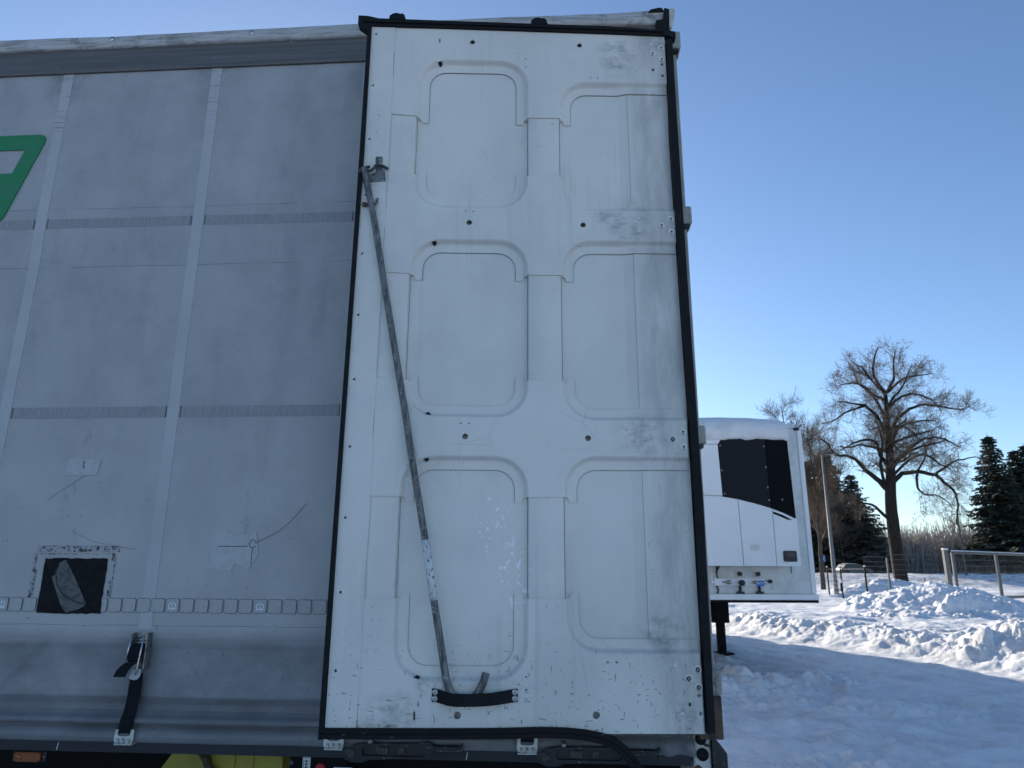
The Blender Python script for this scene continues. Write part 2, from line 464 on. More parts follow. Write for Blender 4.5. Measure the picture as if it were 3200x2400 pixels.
# ------------------------------------------------------------------ mesh helpers
class MB:
    """collects faces; several materials allowed"""
    def __init__(s):
        s.v = []; s.f = []; s.mi = []; s.sm = []

    def add(s, verts, faces, mi=0, smooth=False):
        k = len(s.v)
        s.v.extend([tuple(p) for p in verts])
        for f in faces:
            s.f.append(tuple(k + i for i in f)); s.mi.append(mi); s.sm.append(smooth)

    def box(s, x0, x1, y0, y1, z0, z1, mi=0, bev=0.):
        if bev > 0:
            xs = (x0, x0 + bev, x1 - bev, x1)
            b = bev
            ring = lambda z, i: [(x0 + b - i * 0 + (0 if i else 0), y0 + (0 if i else b), z)]
            # chamfered box: three stacked chamfered rectangles
            def rect(z, ins):
                return [(x0 + ins + b, y0 + ins, z), (x1 - ins - b, y0 + ins, z), (x1 - ins, y0 + ins + b, z), (x1 - ins, y1 - ins - b, z),
                        (x1 - ins - b, y1 - ins, z), (x0 + ins + b, y1 - ins, z), (x0 + ins, y1 - ins - b, z), (x0 + ins, y0 + ins + b, z)]
            rows = [rect(z0, b), rect(z0 + b, 0), rect(z1 - b, 0), rect(z1, b)]
            vs = [p for r in rows for p in r]
            fs = [tuple(range(7, -1, -1)), tuple(range(24, 32))]
            for k in range(3):
                for i in range(8):
                    j = (i + 1) % 8
                    fs.append((k * 8 + i, k * 8 + j, k * 8 + 8 + j, k * 8 + 8 + i))
            s.add(vs, fs, mi)
            return s
        vs = [(x, y, z) for z in (z0, z1) for (x, y) in ((x0, y0), (x1, y0), (x1, y1), (x0, y1))]
        s.add(vs, [(3, 2, 1, 0), (4, 5, 6, 7), (0, 1, 5, 4), (1, 2, 6, 5), (2, 3, 7, 6), (3, 0, 4, 7)], mi)
        return s

    def prism(s, pts, y0, y1, mi=0, holes=(), mi_side=None, smooth_side=False):
        """polygon in (x,z) extruded from y0 (front, towards -y) to y1"""
        loops = [list(pts)] + [list(h) for h in holes]
        tri = tessellate_polygon([[Vector((p[0], p[1], 0)) for p in l] for l in loops])
        flat = [p for l in loops for p in l]
        n = len(flat)
        vs = [(p[0], y0, p[1]) for p in flat] + [(p[0], y1, p[1]) for p in flat]
        fr = []
        for t in tri:
            a, b, c = (Vector(flat[i]) for i in t)
            cr = (b.x - a.x) * (c.y - a.y) - (b.y - a.y) * (c.x - a.x)
            fr.append(t if cr > 0 else (t[0], t[2], t[1]))
        s.add(vs, fr, mi)
        k = len(s.v) - 2 * n
        for t in fr:
            s.f.append((k + n + t[0], k + n + t[2], k + n + t[1])); s.mi.append(mi); s.sm.append(False)
        off = 0
        for l in loops:
            m = len(l)
            area = sum(l[i][0] * l[(i + 1) % m][1] - l[(i + 1) % m][0] * l[i][1] for i in range(m))
            for i in range(m):
                j = (i + 1) % m
                q = (k + off + i, k + n + off + i, k + n + off + j, k + off + j)
                if (area > 0) != (l is loops[0]):
                    q = q[::-1]
                s.f.append(q[::-1] if l is loops[0] and area > 0 and False else q)
                s.mi.append(mi if mi_side is None else mi_side); s.sm.append(smooth_side)
            off += m
        return s

    def tube(s, path, rad, n=8, mi=0, smooth=True, cap=True, squash=None):
        P = [Vector(p) for p in path]
        k = len(P)
        rads = rad if isinstance(rad, (list, tuple)) else [rad] * k
        T = []
        for i in range(k):
            a = P[max(i - 1, 0)]; b = P[min(i + 1, k - 1)]
            d = b - a
            T.append(d.normalized() if d.length > 1e-9 else Vector((0, 0, 1)))
        ref = Vector((0, 1, 0)) if abs(T[0].y) < .9 else Vector((1, 0, 0))
        u = T[0].cross(ref).normalized()
        vs = []
        for i in range(k):
            u = (u - T[i] * u.dot(T[i]))
            u = u.normalized() if u.length > 1e-6 else T[i].orthogonal().normalized()
            w = T[i].cross(u)
            for j in range(n):
                a = 2 * math.pi * j / n
                q = u * math.cos(a) * rads[i] + w * math.sin(a) * rads[i]
                if squash:
                    q = Vector((q.x * squash[0], q.y * squash[1], q.z * squash[2]))
                vs.append(P[i] + q)
        fs = []
        for i in range(k - 1):
            for j in range(n):
                a = i * n + j; b = i * n + (j + 1) % n
                fs.append((a, b, b + n, a + n))
        s.add(vs, fs, mi, smooth)
        if cap:
            m0 = len(s.v) - len(vs)
            s.f.append(tuple(m0 + j for j in range(n - 1, -1, -1))); s.mi.append(mi); s.sm.append(False)
            s.f.append(tuple(m0 + (k - 1) * n + j for j in range(n))); s.mi.append(mi); s.sm.append(False)
        return s

    def lathe(s, c, prof, n=16, axis='y', mi=0, smooth=False):
        """prof: list of (radius, height along -axis direction)"""
        vs = []
        for r, h in prof:
            for j in range(n):
                a = 2 * math.pi * j / n
                if axis == 'y':
                    vs.append((c[0] + r * math.cos(a), c[1] - h, c[2] + r * math.sin(a)))
                elif axis == 'x':
                    vs.append((c[0] + h, c[1] + r * math.cos(a), c[2] + r * math.sin(a)))
                else:
                    vs.append((c[0] + r * math.cos(a), c[1] + r * math.sin(a), c[2] + h))
        fs = []
        for i in range(len(prof) - 1):
            for j in range(n):
                a = i * n + j; b = i * n + (j + 1) % n
                fs.append((a, b, b + n, a + n))
        fs.append(tuple(range(n - 1, -1, -1)))
        fs.append(tuple((len(prof) - 1) * n + j for j in range(n)))
        s.add(vs, fs, mi, smooth)
        return s

    def grid(s, X, Y, Z, mi=0, smooth=True, flip=False):
        """numpy 2-d arrays"""
        a, b = X.shape
        k = len(s.v)
        s.v.extend(zip(X.ravel().tolist(), Y.ravel().tolist(), Z.ravel().tolist()))
        for i in range(a - 1):
            for j in range(b - 1):
                q = (k + i * b + j, k + i * b + j + 1, k + (i + 1) * b + j + 1, k + (i + 1) * b + j)
                s.f.append(q[::-1] if flip else q); s.mi.append(mi); s.sm.append(smooth)
        return s

    def mesh(s, name, mats):
        me = bpy.data.meshes.new(name)
        me.from_pydata(s.v, [], s.f)
        for m in (mats if isinstance(mats, (list, tuple)) else [mats]):
            me.materials.append(MT[m] if isinstance(m, str) else m)
        me.polygons.foreach_set('material_index', s.mi)
        me.polygons.foreach_set('use_smooth', s.sm)
        me.update()
        return me

    def build(s, name, mats, parent=None, loc=None, rot=None):
        o = bpy.data.objects.new(name, s.mesh(name, mats))
        COL.objects.link(o)
        if parent is not None:
            o.parent = parent
        if loc is not None:
            o.location = loc
        if rot is not None:
            o.rotation_euler = rot
        return o


def link_mesh(name, me, parent=None, loc=(0, 0, 0), rot=(0, 0, 0)):
    o = bpy.data.objects.new(name, me)
    COL.objects.link(o)
    o.parent = parent
    o.location = loc
    o.rotation_euler = rot
    return o


def thing(name, label, cat, loc=(0, 0, 0), rz=0., group=None):
    o = bpy.data.objects.new(name, None)
    o.empty_display_size = .2
    COL.objects.link(o)
    o.location = loc
    o.rotation_euler = (0, 0, rz)
    tag(o, label, cat, group)
    return o


def tag(o, label=None, cat=None, group=None, kind=None):
    if label: o['label'] = label
    if cat: o['category'] = cat
    if group: o['group'] = group
    if kind: o['kind'] = kind
    return o


def copy_tree(o, parent=None):
    c = o.copy()
    COL.objects.link(c)
    c.parent = parent
    for ch in [q for q in bpy.data.objects if q.parent == o]:
        copy_tree(ch, c)
    return c


def rrect(x0, x1, z0, z1, r, n=4):
    pts = []
    for cx, cz, a0 in ((x1 - r, z0 + r, -90), (x1 - r, z1 - r, 0), (x0 + r, z1 - r, 90), (x0 + r, z0 + r, 180)):
        for i in range(n + 1):
            a = R(a0 + 90 * i / n)
            pts.append((cx + r * math.cos(a), cz + r * math.sin(a)))
    return pts


def circ(x, z, r, n=12, ez=1.):
    return [(x + r * math.cos(2 * math.pi * i / n), z + r * ez * math.sin(2 * math.pi * i / n)) for i in range(n)]


# ------------------------------------------------------------------ value noise for relief
def _hash(ix, iy, seed):
    h = (ix.astype(np.int64) * 374761393 + iy.astype(np.int64) * 668265263 + seed * 1442695041) & 0x7fffffff
    h = ((h ^ (h >> 13)) * 1274126177) & 0x7fffffff
    h = (h ^ (h >> 16)) & 0x7fffffff
    return h / float(0x7fffffff)


def vnoise(x, y, seed=0):
    ix = np.floor(x); iy = np.floor(y)
    fx = x - ix; fy = y - iy
    fx = fx * fx * fx * (fx * (fx * 6 - 15) + 10); fy = fy * fy * fy * (fy * (fy * 6 - 15) + 10)
    ix = ix.astype(np.int64); iy = iy.astype(np.int64)
    a = _hash(ix, iy, seed); b = _hash(ix + 1, iy, seed); c = _hash(ix, iy + 1, seed); d = _hash(ix + 1, iy + 1, seed)
    return (a + (b - a) * fx) * (1 - fy) + (c + (d - c) * fx) * fy - .5


def fbm(x, y, seed=0, oct=4, gain=.5):
    s = 0.; a = 1.; t = 0.
    for i in range(oct):
        s = s + a * vnoise(x * 2 ** i + 17.3 * i, y * 2 ** i - 9.1 * i, seed + i); t += a; a *= gain
    return s / t * 2


def billow(x, y, seed=0, oct=4, gain=.55):
    s = 0.; a = 1.; t = 0.
    for i in range(oct):
        s = s + a * np.abs(vnoise(x * 2 ** i + 5.7 * i, y * 2 ** i + 3.3 * i, seed + i)) * 2; t += a; a *= gain
    return s / t


def sstep(a, b, v):
    t = np.clip((v - a) / (b - a), 0, 1)
    return t * t * (3 - 2 * t)


# ------------------------------------------------------------------ snow ground
def seg_d(x, y, ax, ay, bx, by):
    t = np.clip(((x - ax) * (bx - ax) + (y - ay) * (by - ay)) / ((bx - ax) ** 2 + (by - ay) ** 2), 0, 1)
    return np.hypot(x - ax - t * (bx - ax), y - ay - t * (by - ay)), t


def ground_h(x, y):
    r = np.hypot(x, y)
    h = .09 * fbm(x / 1.7, y / 1.7, 3, 4) + .06 * fbm(x / .5, y / .45, 11, 3) * sstep(60, 20, r)
    h = h + .03 * fbm(x / .17, y / .16, 61, 2) * sstep(24, 8, r)
    h = h + .24 * np.maximum(0, billow(x / .5, y / .5, 63, 4) - .30) * sstep(26, 15, r) * sstep(-.5, .25, fbm(x / 2.6, y / 2.6, 67, 2))
    # driven lane: ruts along it
    ux, uy = .27, -.963
    s = (x - 6.2) * .963 + (y - 20.8) * .27 + .5 * fbm(x / 2.2, y / 2.2, 31, 3)
    t = (x - 6.2) * ux + (y - 20.8) * uy
    lane = sstep(-4.5, -2.5, s) * sstep(.4, -.2, s) * sstep(30, 20, y)
    h = h * (1 - .5 * lane) + lane * (.018 * np.sin(s * 9 + .8 * fbm(x / 3., y / 3., 5)) + .02 * fbm(s / .12, t / .9, 21, 2))
    # ploughed bank along the lane, then undisturbed snow
    bank = sstep(0, 1.0, s) * sstep(25.5, 22, y)
    h = h + bank * .27
    crest = np.exp(-((s - 1.0) / .75) ** 2) * sstep(25.5, 22, y) * sstep(8, 11, y)
    h = h + crest * (.05 + .24 * billow(x / .5, y / .5, 41, 4)) + bank * sstep(3.5, 1.5, s) * .07 * fbm(x / .2, y / .2, 47, 3)
    h = h + sstep(1.5, 3, s) * sstep(8, 5, s) * sstep(40, 25, y) * .12 * np.maximum(0, fbm(x / 1.1, y / 1.1, 43, 3))
    # wide undisturbed field behind
    h = h + .22 * sstep(23, 26, y) * sstep(70, 50, y) * sstep(3, 8, x)
    h = h + .16 * fbm(x / 5., y / 5., 91, 3) * sstep(26, 34, y) * sstep(85, 70, y)
    # the big heap and its wings
    def heap(cx, cy, rx, ry, hh, ang=0., rough=.3, seed=51, sc=.8, p=1.2):
        ca, sa = math.cos(ang), math.sin(ang)
        dx = (x - cx) * ca + (y - cy) * sa; dy = -(x - cx) * sa + (y - cy) * ca
        q = np.sqrt((dx / rx) ** 2 + (dy / ry) ** 2) + .25 * fbm(x / 1.3, y / 1.3, seed + 7, 3)
        b = np.clip(1 - q, 0, 1) ** p
        e = sstep(0, .35, b)
        return b * hh * (1 + .25 * fbm(x / 1.6, y / 1.6, seed, 2)) + e * rough * (billow(x / sc, y / sc, seed + 3, 4) - .18) * (1 - .5 * b) + e * (.085 * fbm(x / .24, y / .22, seed + 5, 3, .7))
    hs = [heap(16.1, 28.2, 3.9, 3.4, 1.0, .3, .26, 51, .55, .8),
          heap(13.0, 23.6, 3.2, 2.0, .25, .5, .26, 71, .42),
          heap(15.6, 25.4, .85, .7, .62, 0, .18, 81, .3, .55),
          heap(13.9, 23.4, .5, .45, .6, 0, .15, 85, .25, .8),
          heap(16.9, 23.5, 3.2, 1.6, .28, .4, .18, 87, .4),
          heap(11.2, 16.4, 3.2, 1.2, .30, .80, .08, 101, .4, .9),
          heap(9.75, 14.1, .8, .55, .28, .5, .14, 111, .2, .6),
          heap(8.7, 14.0, .5, .4, .15, .5, .15, 121, .2, .7),
          heap(11.8, 13.6, 2.2, 1.4, .25, .5, .18, 131, .4),
          heap(13.5, 40.5, 3.5, 2.0, .45, .2, .12, 141, 1.2),
          heap(21.5, 43.5, 4.5, 2.2, .75, .2, .15, 151, 1.2),
          heap(26.5, 52, 5., 2.5, .9, .2, .15, 161, 1.4)]
    for q in hs:
        h = h + q
    # kerb of pushed snow in front of the parked box trailer
    h = h + heap(3.6, 11.2, 2.6, 1.0, .16, .1, .12, 171, .5) + heap(4.6, 9.6, 2.0, 1.0, .10, .2, .10, 181, .4)
    # footprints and chunks in the shade
    h = h + .05 * np.maximum(0, fbm(x / .35, y / .35, 191, 2) - .28) * sstep(16, 12, y) * sstep(5, 7, y)
    # road embankment
    h = h + 1.38 * sstep(76, 90, y) * (1 - .0 * y) + .12 * fbm(x / 3., y / 1.2, 201, 4) * sstep(70, 76, y) * sstep(100, 90, y)
    # tiny rise towards the far wood
    return np.where(r < 3.2, h * .2, h)


def build_ground():
    A = np.concatenate([np.arange(-180, 11.5, 3.0), np.arange(11.5, 38, .052), np.arange(38, 180.1, 3.0)])
    A[-1] = 180.0
    rr = np.concatenate([np.array([.3, 1.2, 2.2, 3.2, 4.2]), np.geomspace(5.0, 48, 760), np.geomspace(48.4, 125, 130), np.geomspace(128, 3500, 22)])
    a, r = np.meshgrid(np.radians(A), rr)
    x = r * np.sin(a); y = r * np.cos(a)
    z = ground_h(x, y)
    n, m = x.shape
    verts = np.stack([x.ravel(), y.ravel(), z.ravel()], 1)
    i, j = np.meshgrid(np.arange(n - 1), np.arange(m - 1), indexing='ij')
    k = (i * m + j).ravel()
    faces = np.stack([k, k + m, k + m + 1, k + 1], 1)
    me = bpy.data.meshes.new('snowy_ground')
    me.vertices.add(len(verts)); me.vertices.foreach_set('co', verts.ravel())
    me.loops.add(faces.size); me.loops.foreach_set('vertex_index', faces[:, ::-1].ravel())
    me.polygons.add(len(faces)); me.polygons.foreach_set('loop_start', np.arange(0, faces.size, 4))
    me.polygons.foreach_set('use_smooth', np.ones(len(faces), bool))
    me.update(); me.validate()
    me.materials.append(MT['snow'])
    o = bpy.data.objects.new('snowy_ground', me)
    COL.objects.link(o)
    tag(o, 'snow covered yard and field with ploughed heaps', kind='structure')
    # the road on the embankment
    b = MB()
    b.box(-400, 500, 92, 99, 1.30, 1.47)
    o = b.build('road', 'road')
    tag(o, 'dark wet road along the snowy bank', kind='structure')


build_ground()


def gz(x, y):
    return float(ground_h(np.array([[x]], float), np.array([[y]], float))[0, 0])


# ------------------------------------------------------------------ the curtain trailer
TR = thing('curtain_trailer', 'grey curtain sided trailer with its rear door folded open against the side', 'trailer', (.632, 2.590, 0), R(-4.0))
XF = -13.4                                                        # front end


def build_trailer_body():
    b = MB()
    b.box(XF, -.02, .03, 2.47, 1.06, 1.14)
    b.build('cargo_floor', 'wood', TR)
    b = MB()
    b.box(XF, -.02, 2.47, 2.50, 1.06, 3.94)
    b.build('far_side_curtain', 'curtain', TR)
    b = MB()
    b.box(XF - .05, XF, 0.0, 2.5, 1.06, 3.94)
    b.build('front_wall', 'frame_paint', TR)
    b = MB()
    for yy in (.70, 1.62):
        b.box(XF, -.25, yy, yy + .14, .50, 1.055)
    b.build('chassis_beam', 'chassis', TR)
    b = MB()
    for k in range(22):
        x = -.4 - k * .6
        b.box(x - .04, x + .04, .34, 2.44, .93, 1.052)
    b.build('cross_member', 'chassis', TR)
    # running gear, so that the trailer stands on the snow
    ty = MB()
    ty.lathe((0, 0, 0), [(.28, -.17), (.46, -.17), (.52, -.12), (.52, .12), (.46, .17), (.28, .17)], 28, 'y', 0, True)
    tym = ty.mesh('tyre', 'tyre')
    rm = MB()
    rm.lathe((0, 0, 0), [(.29, -.10), (.29, .10), (.26, .11), (.2, .04), (.12, .06), (.10, .13)], 20, 'y')
    rmm = rm.mesh('rim', 'dull_steel')
    for ax in (-2.6, -3.9, -5.2):
        a = MB(); a.tube([(ax, .2, .52), (ax, 2.3, .52)], .07, 10)
        ao = a.build('axle', 'chassis', TR)
        for yy, s in ((.50, 1), (2.0, -1)):
            w = link_mesh('wheel', tym, TR, (ax, yy, .52))
            link_mesh('rim', rmm, w)
    for yy in (.75, 1.7):
        b = MB(); b.box(-11.2, -11.06, yy, yy + .13, .06, 1.05); b.box(-11.32, -10.94, yy - .1, yy + .23, .0, .06)
        b.build('landing_leg', 'chassis', TR)
    # outer side rail under the curtain
    b = MB()
    b.box(XF, -.03, .004, .055, 1.022, 1.075)
    b.build('side_rail', 'rail', TR)
    b = MB()
    b.box(XF, -.03, .25, .28, .62, 1.03)
    b.build('side_skirt', 'chassis', TR)


build_trailer_body()

# curtain profile: height -> offset (negative is outwards)
PZ = [1.052, 1.056, 1.062, 1.075, 1.09, 1.10, 1.107, 1.1105, 1.114, 1.120, 1.128, 1.136, 1.146, 1.16, 1.178, 1.195, 1.2005, 1.2015, 1.23, 1.29, 1.34, 1.365, 1.38, 1.392, 1.3985, 1.40, 1.443, 1.4445, 1.46, 1.6, 3.80, 3.83]
PY = [.022, -.004, -.015, -.020, -.018, -.008, .004, .010, .002, -.018, -.023, -.017, .004, .020, .017, .006, .0025, .0, -.002, .008, .014, .014, .010, .004, .001, -.0018, -.0018, 0, 0, 0, 0, 0]


def curtain_y(x, z):
    y = np.interp(z, PZ, PY)
    low = sstep(1.44, 1.25, z)
    amp = .85 + .75 * fbm(x / .45, z * 1.5 + 3., 5, 3)
    y = y * np.where(z < 1.398, amp, 1.)
    y = y + low * (.006 * fbm(x / .35, z / .22, 9, 3))
    # pull of each strap
    for sx in (-3.36, -1.966, -1.233, -.578):
        g = np.exp(-((x - sx) / .06) ** 2)
        y = y + g * .007 * sstep(1.42, 1.3, z) * sstep(1.06, 1.12, z)
    # crease running down to the left
    cx = -2.33 - .09 * ((1.42 - z) / .25) - .12 * np.clip((1.42 - z) / .25, 0, 2) ** 2
    m = sstep(1.40, 1.36, z) * sstep(1.16, 1.22, z)
    y = y + m * (.008 * np.exp(-((x - cx) / .018) ** 2) - .006 * np.exp(-((x - cx + .035) / .022) ** 2) + .005 * np.exp(-((x - cx + .075) / .02) ** 2))
    # fold on the right of the first strap
    m2 = sstep(1.15, 1.2, z) * sstep(1.27, 1.22, z)
    y = y - .006 * m2 * np.exp(-((z - 1.195 - .05 * (x + 1.75)) / .02) ** 2) * sstep(-1.9, -1.7, x)
    # loose corner by the rear post
    y = y + sstep(-.25, -.06, x) * sstep(1.25, 1.1, z) * (.012 * np.sin((x * 1.3 + z * .5) * 60) - .006)
    # long soft waves of the slack sheet
    y = y + (.009 * fbm(x / .6, z / 1.1, 15, 2) + .004 * fbm(x / .22, z / 1.6, 19, 2)) * sstep(3.75, 3.5, z) * sstep(2.0, 2.35, z) * np.where((z > 3.0) & (z < 3.6), sstep(-2.55, -2.3, x), 1.)
    return y


def build_curtain():
    xs = np.concatenate([np.linspace(XF, -3.7, 30), np.arange(-3.66, -.02, .0125), [-.02]])
    zs = np.concatenate([np.array(PZ[:27]), np.linspace(1.21, 1.39, 24), np.arange(1.05, 1.2, .004), np.arange(1.46, 3.83, .05), [3.83]])
    zs = np.unique(np.round(zs, 4))
    X, Z = np.meshgrid(xs, zs)
    Y = curtain_y(X, Z)
    b = MB().grid(X, Y, Z)
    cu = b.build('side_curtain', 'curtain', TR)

    def strip(x0, x1, z0, z1, dy, nx, nz):
        """thin sheet that follows the curtain, with its edges turned in"""
        xs = np.linspace(x0, x1, nx); zs = np.linspace(z0, z1, nz)
        xs = np.concatenate([[x0], xs, [x1]]); zs = np.concatenate([[z0], zs, [z1]])
        X, Z = np.meshgrid(xs, zs)
        Y = curtain_y(X, Z) - dy
        Y[0, :] += dy + .0008; Y[-1, :] += dy + .0008; Y[1:-1, 0] += dy + .0008; Y[1:-1, -1] += dy + .0008
        return MB().grid(X, Y, Z, smooth=False)
    webs = [-3.36, -2.662, -1.966, -1.272, -.578]
    for w in webs:
        strip(w - .0235, w + .0235, 1.432, 3.818, .0016, 2, 48).build('vertical_webbing', 'webbing', cu)
    for z0, z1 in ((3.047, 3.091), (2.219, 2.264)):
        for a, c in zip(webs[:-1], webs[1:]):
            strip(a + .03, c - .03, z0, z1, .001, 24, 2).build('horizontal_band', 'band', cu)
            for ex in (a + .0285, c - .0315):
                strip(ex, ex + .0035, z0, z1, .0022, 2, 2).build('band_end_loop', 'tile_rim', cu)
    # reflective tiles
    t = MB()
    t.prism(rrect(0, .0515, 0, .0505, .008), -.0011, .0006, 1)
    t.prism(rrect(.0016, .0499, .0016, .0489, .0066), -.0016, -.0008, 0)
    tm = t.mesh('reflective_tile', ['tile', 'tile_rim'])
    for k in range(-2, 24):
        x = -2.503 + .05487 * k
        if -2.386 < x and x + .052 < -2.147:
            continue
        link_mesh('reflective_tile', tm, cu, (x, float(curtain_y(np.array(x + .02), np.array(1.515))) - .0012, 1.4895))
    # crown emblems
    cr = MB()
    cr.prism([(-.011, -.011), (.011, -.011), (.011, -.0075), (-.011, -.0075)], -.0005, .0004)
    for sx in (-1, 1):
        pts = []; inn = []
        for i in range(11):
            a = R(285 - 225 * i / 10) if sx < 0 else R(255 + 225 * i / 10)
            pts.append((sx * .0052 + .0062 * math.cos(a), -.0005 + .0075 * math.sin(a)))
            inn.append((sx * .0052 + .0036 * math.cos(a), -.0005 + .0050 * math.sin(a)))
        ring = pts + inn[::-1]
        cr.prism(ring if sx > 0 else ring[::-1], -.0005, .0004)
    cr.prism([(-.0011, -.008), (.0011, -.008), (.0011, .0105), (-.0011, .0105)], -.0006, .0004)
    crm = cr.mesh('crown_emblem', 'emblem')
    for k in (-1, 11, 17):
        x = -2.503 + .05487 * k + .0257
        link_mesh('crown_emblem', crm, cu, (x, float(curtain_y(np.array(x), np.array(1.515))) - .0034, 1.5155)).scale = (1.3, 1, 1.3)
    # green italic letter
    sh = .338
    def it(x, z):                       # italic shear about z = 3.5
        return (x + (z - 3.507) * sh, z)
    W0, W1 = -3.12, -2.700
    out = []
    out += [it(W0, 3.065)]
    for cx, cz, a0 in ((W1 - .035, 3.507 - .035, 0),):
        pass
    out += [it(W0 + .085, 3.065), it(W0 + .085, 3.241)]
    out += [it(W1 - .092, 3.241), it(W1 - .098, 3.065 + .03)]
    out += [it(W1 - .060, 3.055), it(W1 - .012, 3.075), it(W1, 3.11)]
    out += [it(W1, 3.46)]
    for i in range(6):
        a = R(90 * i / 5)
        out.append(it(W1 - .04 + .04 * math.cos(a), 3.467 + .04 * math.sin(a)))
    for i in range(6):
        a = R(90 + 90 * i / 5)
        out.append(it(W0 + .04 + .04 * math.cos(a), 3.467 + .04 * math.sin(a)))
    hole = [it(W0 + .085, 3.317), it(W1 - .072, 3.317), it(W1 - .072, 3.433), it(W0 + .085, 3.433)]
    MB().prism(out, -.0062, .0014, 0, [hole]).build('printed_letter', 'green', cu)
    # repair patches
    def sheet(name, pts, y, mat, th=.0012):
        return MB().prism(pts, y - th, y + .002).build(name, mat, cu)
    sheet('repair_patch', [(-2.366, 1.992), (-2.24, 1.993), (-2.228, 2.052), (-2.357, 2.058)], -.0025, 'patch')
    sheet('cut_line', [(-2.297, 2.05), (-2.294, 2.05), (-2.2955, 2.026), (-2.289, 2.022), (-2.290, 2.019), (-2.299, 2.023)], -.0038, 'tile_rim')
    sheet('repair_patch', [(-1.757, 1.776), (-1.70, 1.783), (-1.66, 1.765), (-1.585, 1.778), (-1.568, 1.70), (-1.60, 1.645), (-1.655, 1.665), (-1.668, 1.639), (-1.762, 1.646), (-1.748, 1.70)], -.002, 'patch')
    def scratch(name, pts, w=.0014, mat='tile_rim', y=-.0032):
        b = MB()
        b.tube([(p[0], y, p[1]) for p in pts], w / 2, 5, cap=True)
        return b.build(name, mat, cu)
    scratch('cut_line', [(-1.722, 1.727), (-1.66, 1.7265), (-1.613, 1.728)], .0028)
    scratch('cut_line', [(-1.593, 1.722), (-1.5935, 1.69), (-1.593, 1.662)], .0028)
    scratch('cut_ring', [(-1.5935 + .0125 * math.cos(a), 1.7365 + .0145 * math.sin(a)) for a in [i * math.pi / 8 for i in range(16)]], .0028)
    scratch('long_scuff', [(-1.581, 1.742), (-1.55, 1.755), (-1.50, 1.782), (-1.46, 1.815), (-1.40, 1.885)], .0013)
    scratch('long_scuff', [(-2.42, 1.90), (-2.34, 1.955), (-2.27, 2.0)], .0009)
    scratch('long_scuff', [(-2.30, 1.78), (-2.22, 1.745), (-2.12, 1.725), (-2.04, 1.715)], .0008)
    # black covered square and the traces round it
    rag = random.Random(3)
    def ragged(x0, x1, z0, z1, n=14, a=.0022):
        p = []
        for i in range(n): p.append((x0 + (x1 - x0) * i / n, z0 + rag.uniform(-a, a)))
        for i in range(n): p.append((x1 + rag.uniform(-a, a), z0 + (z1 - z0) * i / n))
        for i in range(n): p.append((x1 - (x1 - x0) * i / n, z1 + rag.uniform(-a, a)))
        for i in range(n): p.append((x0 + rag.uniform(-a, a) * .5, z1 - (z1 - z0) * i / n))
        return p
    for x0, x1, z0, z1 in ((-2.43, -2.105, 1.704, 1.727), (-2.415, -2.13, 1.6955, 1.6985), (-2.434, -2.425, 1.52, 1.70), (-2.421, -2.4185, 1.548, 1.64), (-2.118, -2.115, 1.53, 1.69),
                           (-2.13, -2.121, 1.545, 1.60), (-2.423, -2.412, 1.464, 1.468), (-2.13, -2.119, 1.672, 1.70)):
        sheet('adhesive_trace', ragged(x0, x1, z0, z1, 6, .0006), -.0014, 'trace')
    sheet('black_cover_patch', ragged(-2.389, -2.145, 1.484, 1.681), -.0030, 'black_patch')
    sheet('torn_film', [(-2.330, 1.664), (-2.306, 1.676), (-2.255, 1.603), (-2.200, 1.516), (-2.226, 1.500), (-2.276, 1.487), (-2.300, 1.515), (-2.351, 1.612), (-2.336, 1.625)], -.0044, 'torn')
    scratch('film_crease', [(-2.336, 1.657), (-2.338, 1.63), (-2.325, 1.585), (-2.296, 1.55), (-2.25, 1.528), (-2.20, 1.515)], .0035, 'black', -.0058)
    # old horizontal weld line above the hem, as a raised bead
    scratch('weld_bead', [(-3.6 + .1 * i, 1.4445 + .0015 * math.sin(i * 1.7)) for i in range(36)], .0016, 'stub' if False else 'tile_rim', -.0012)
    return cu


CURTAIN = build_curtain()


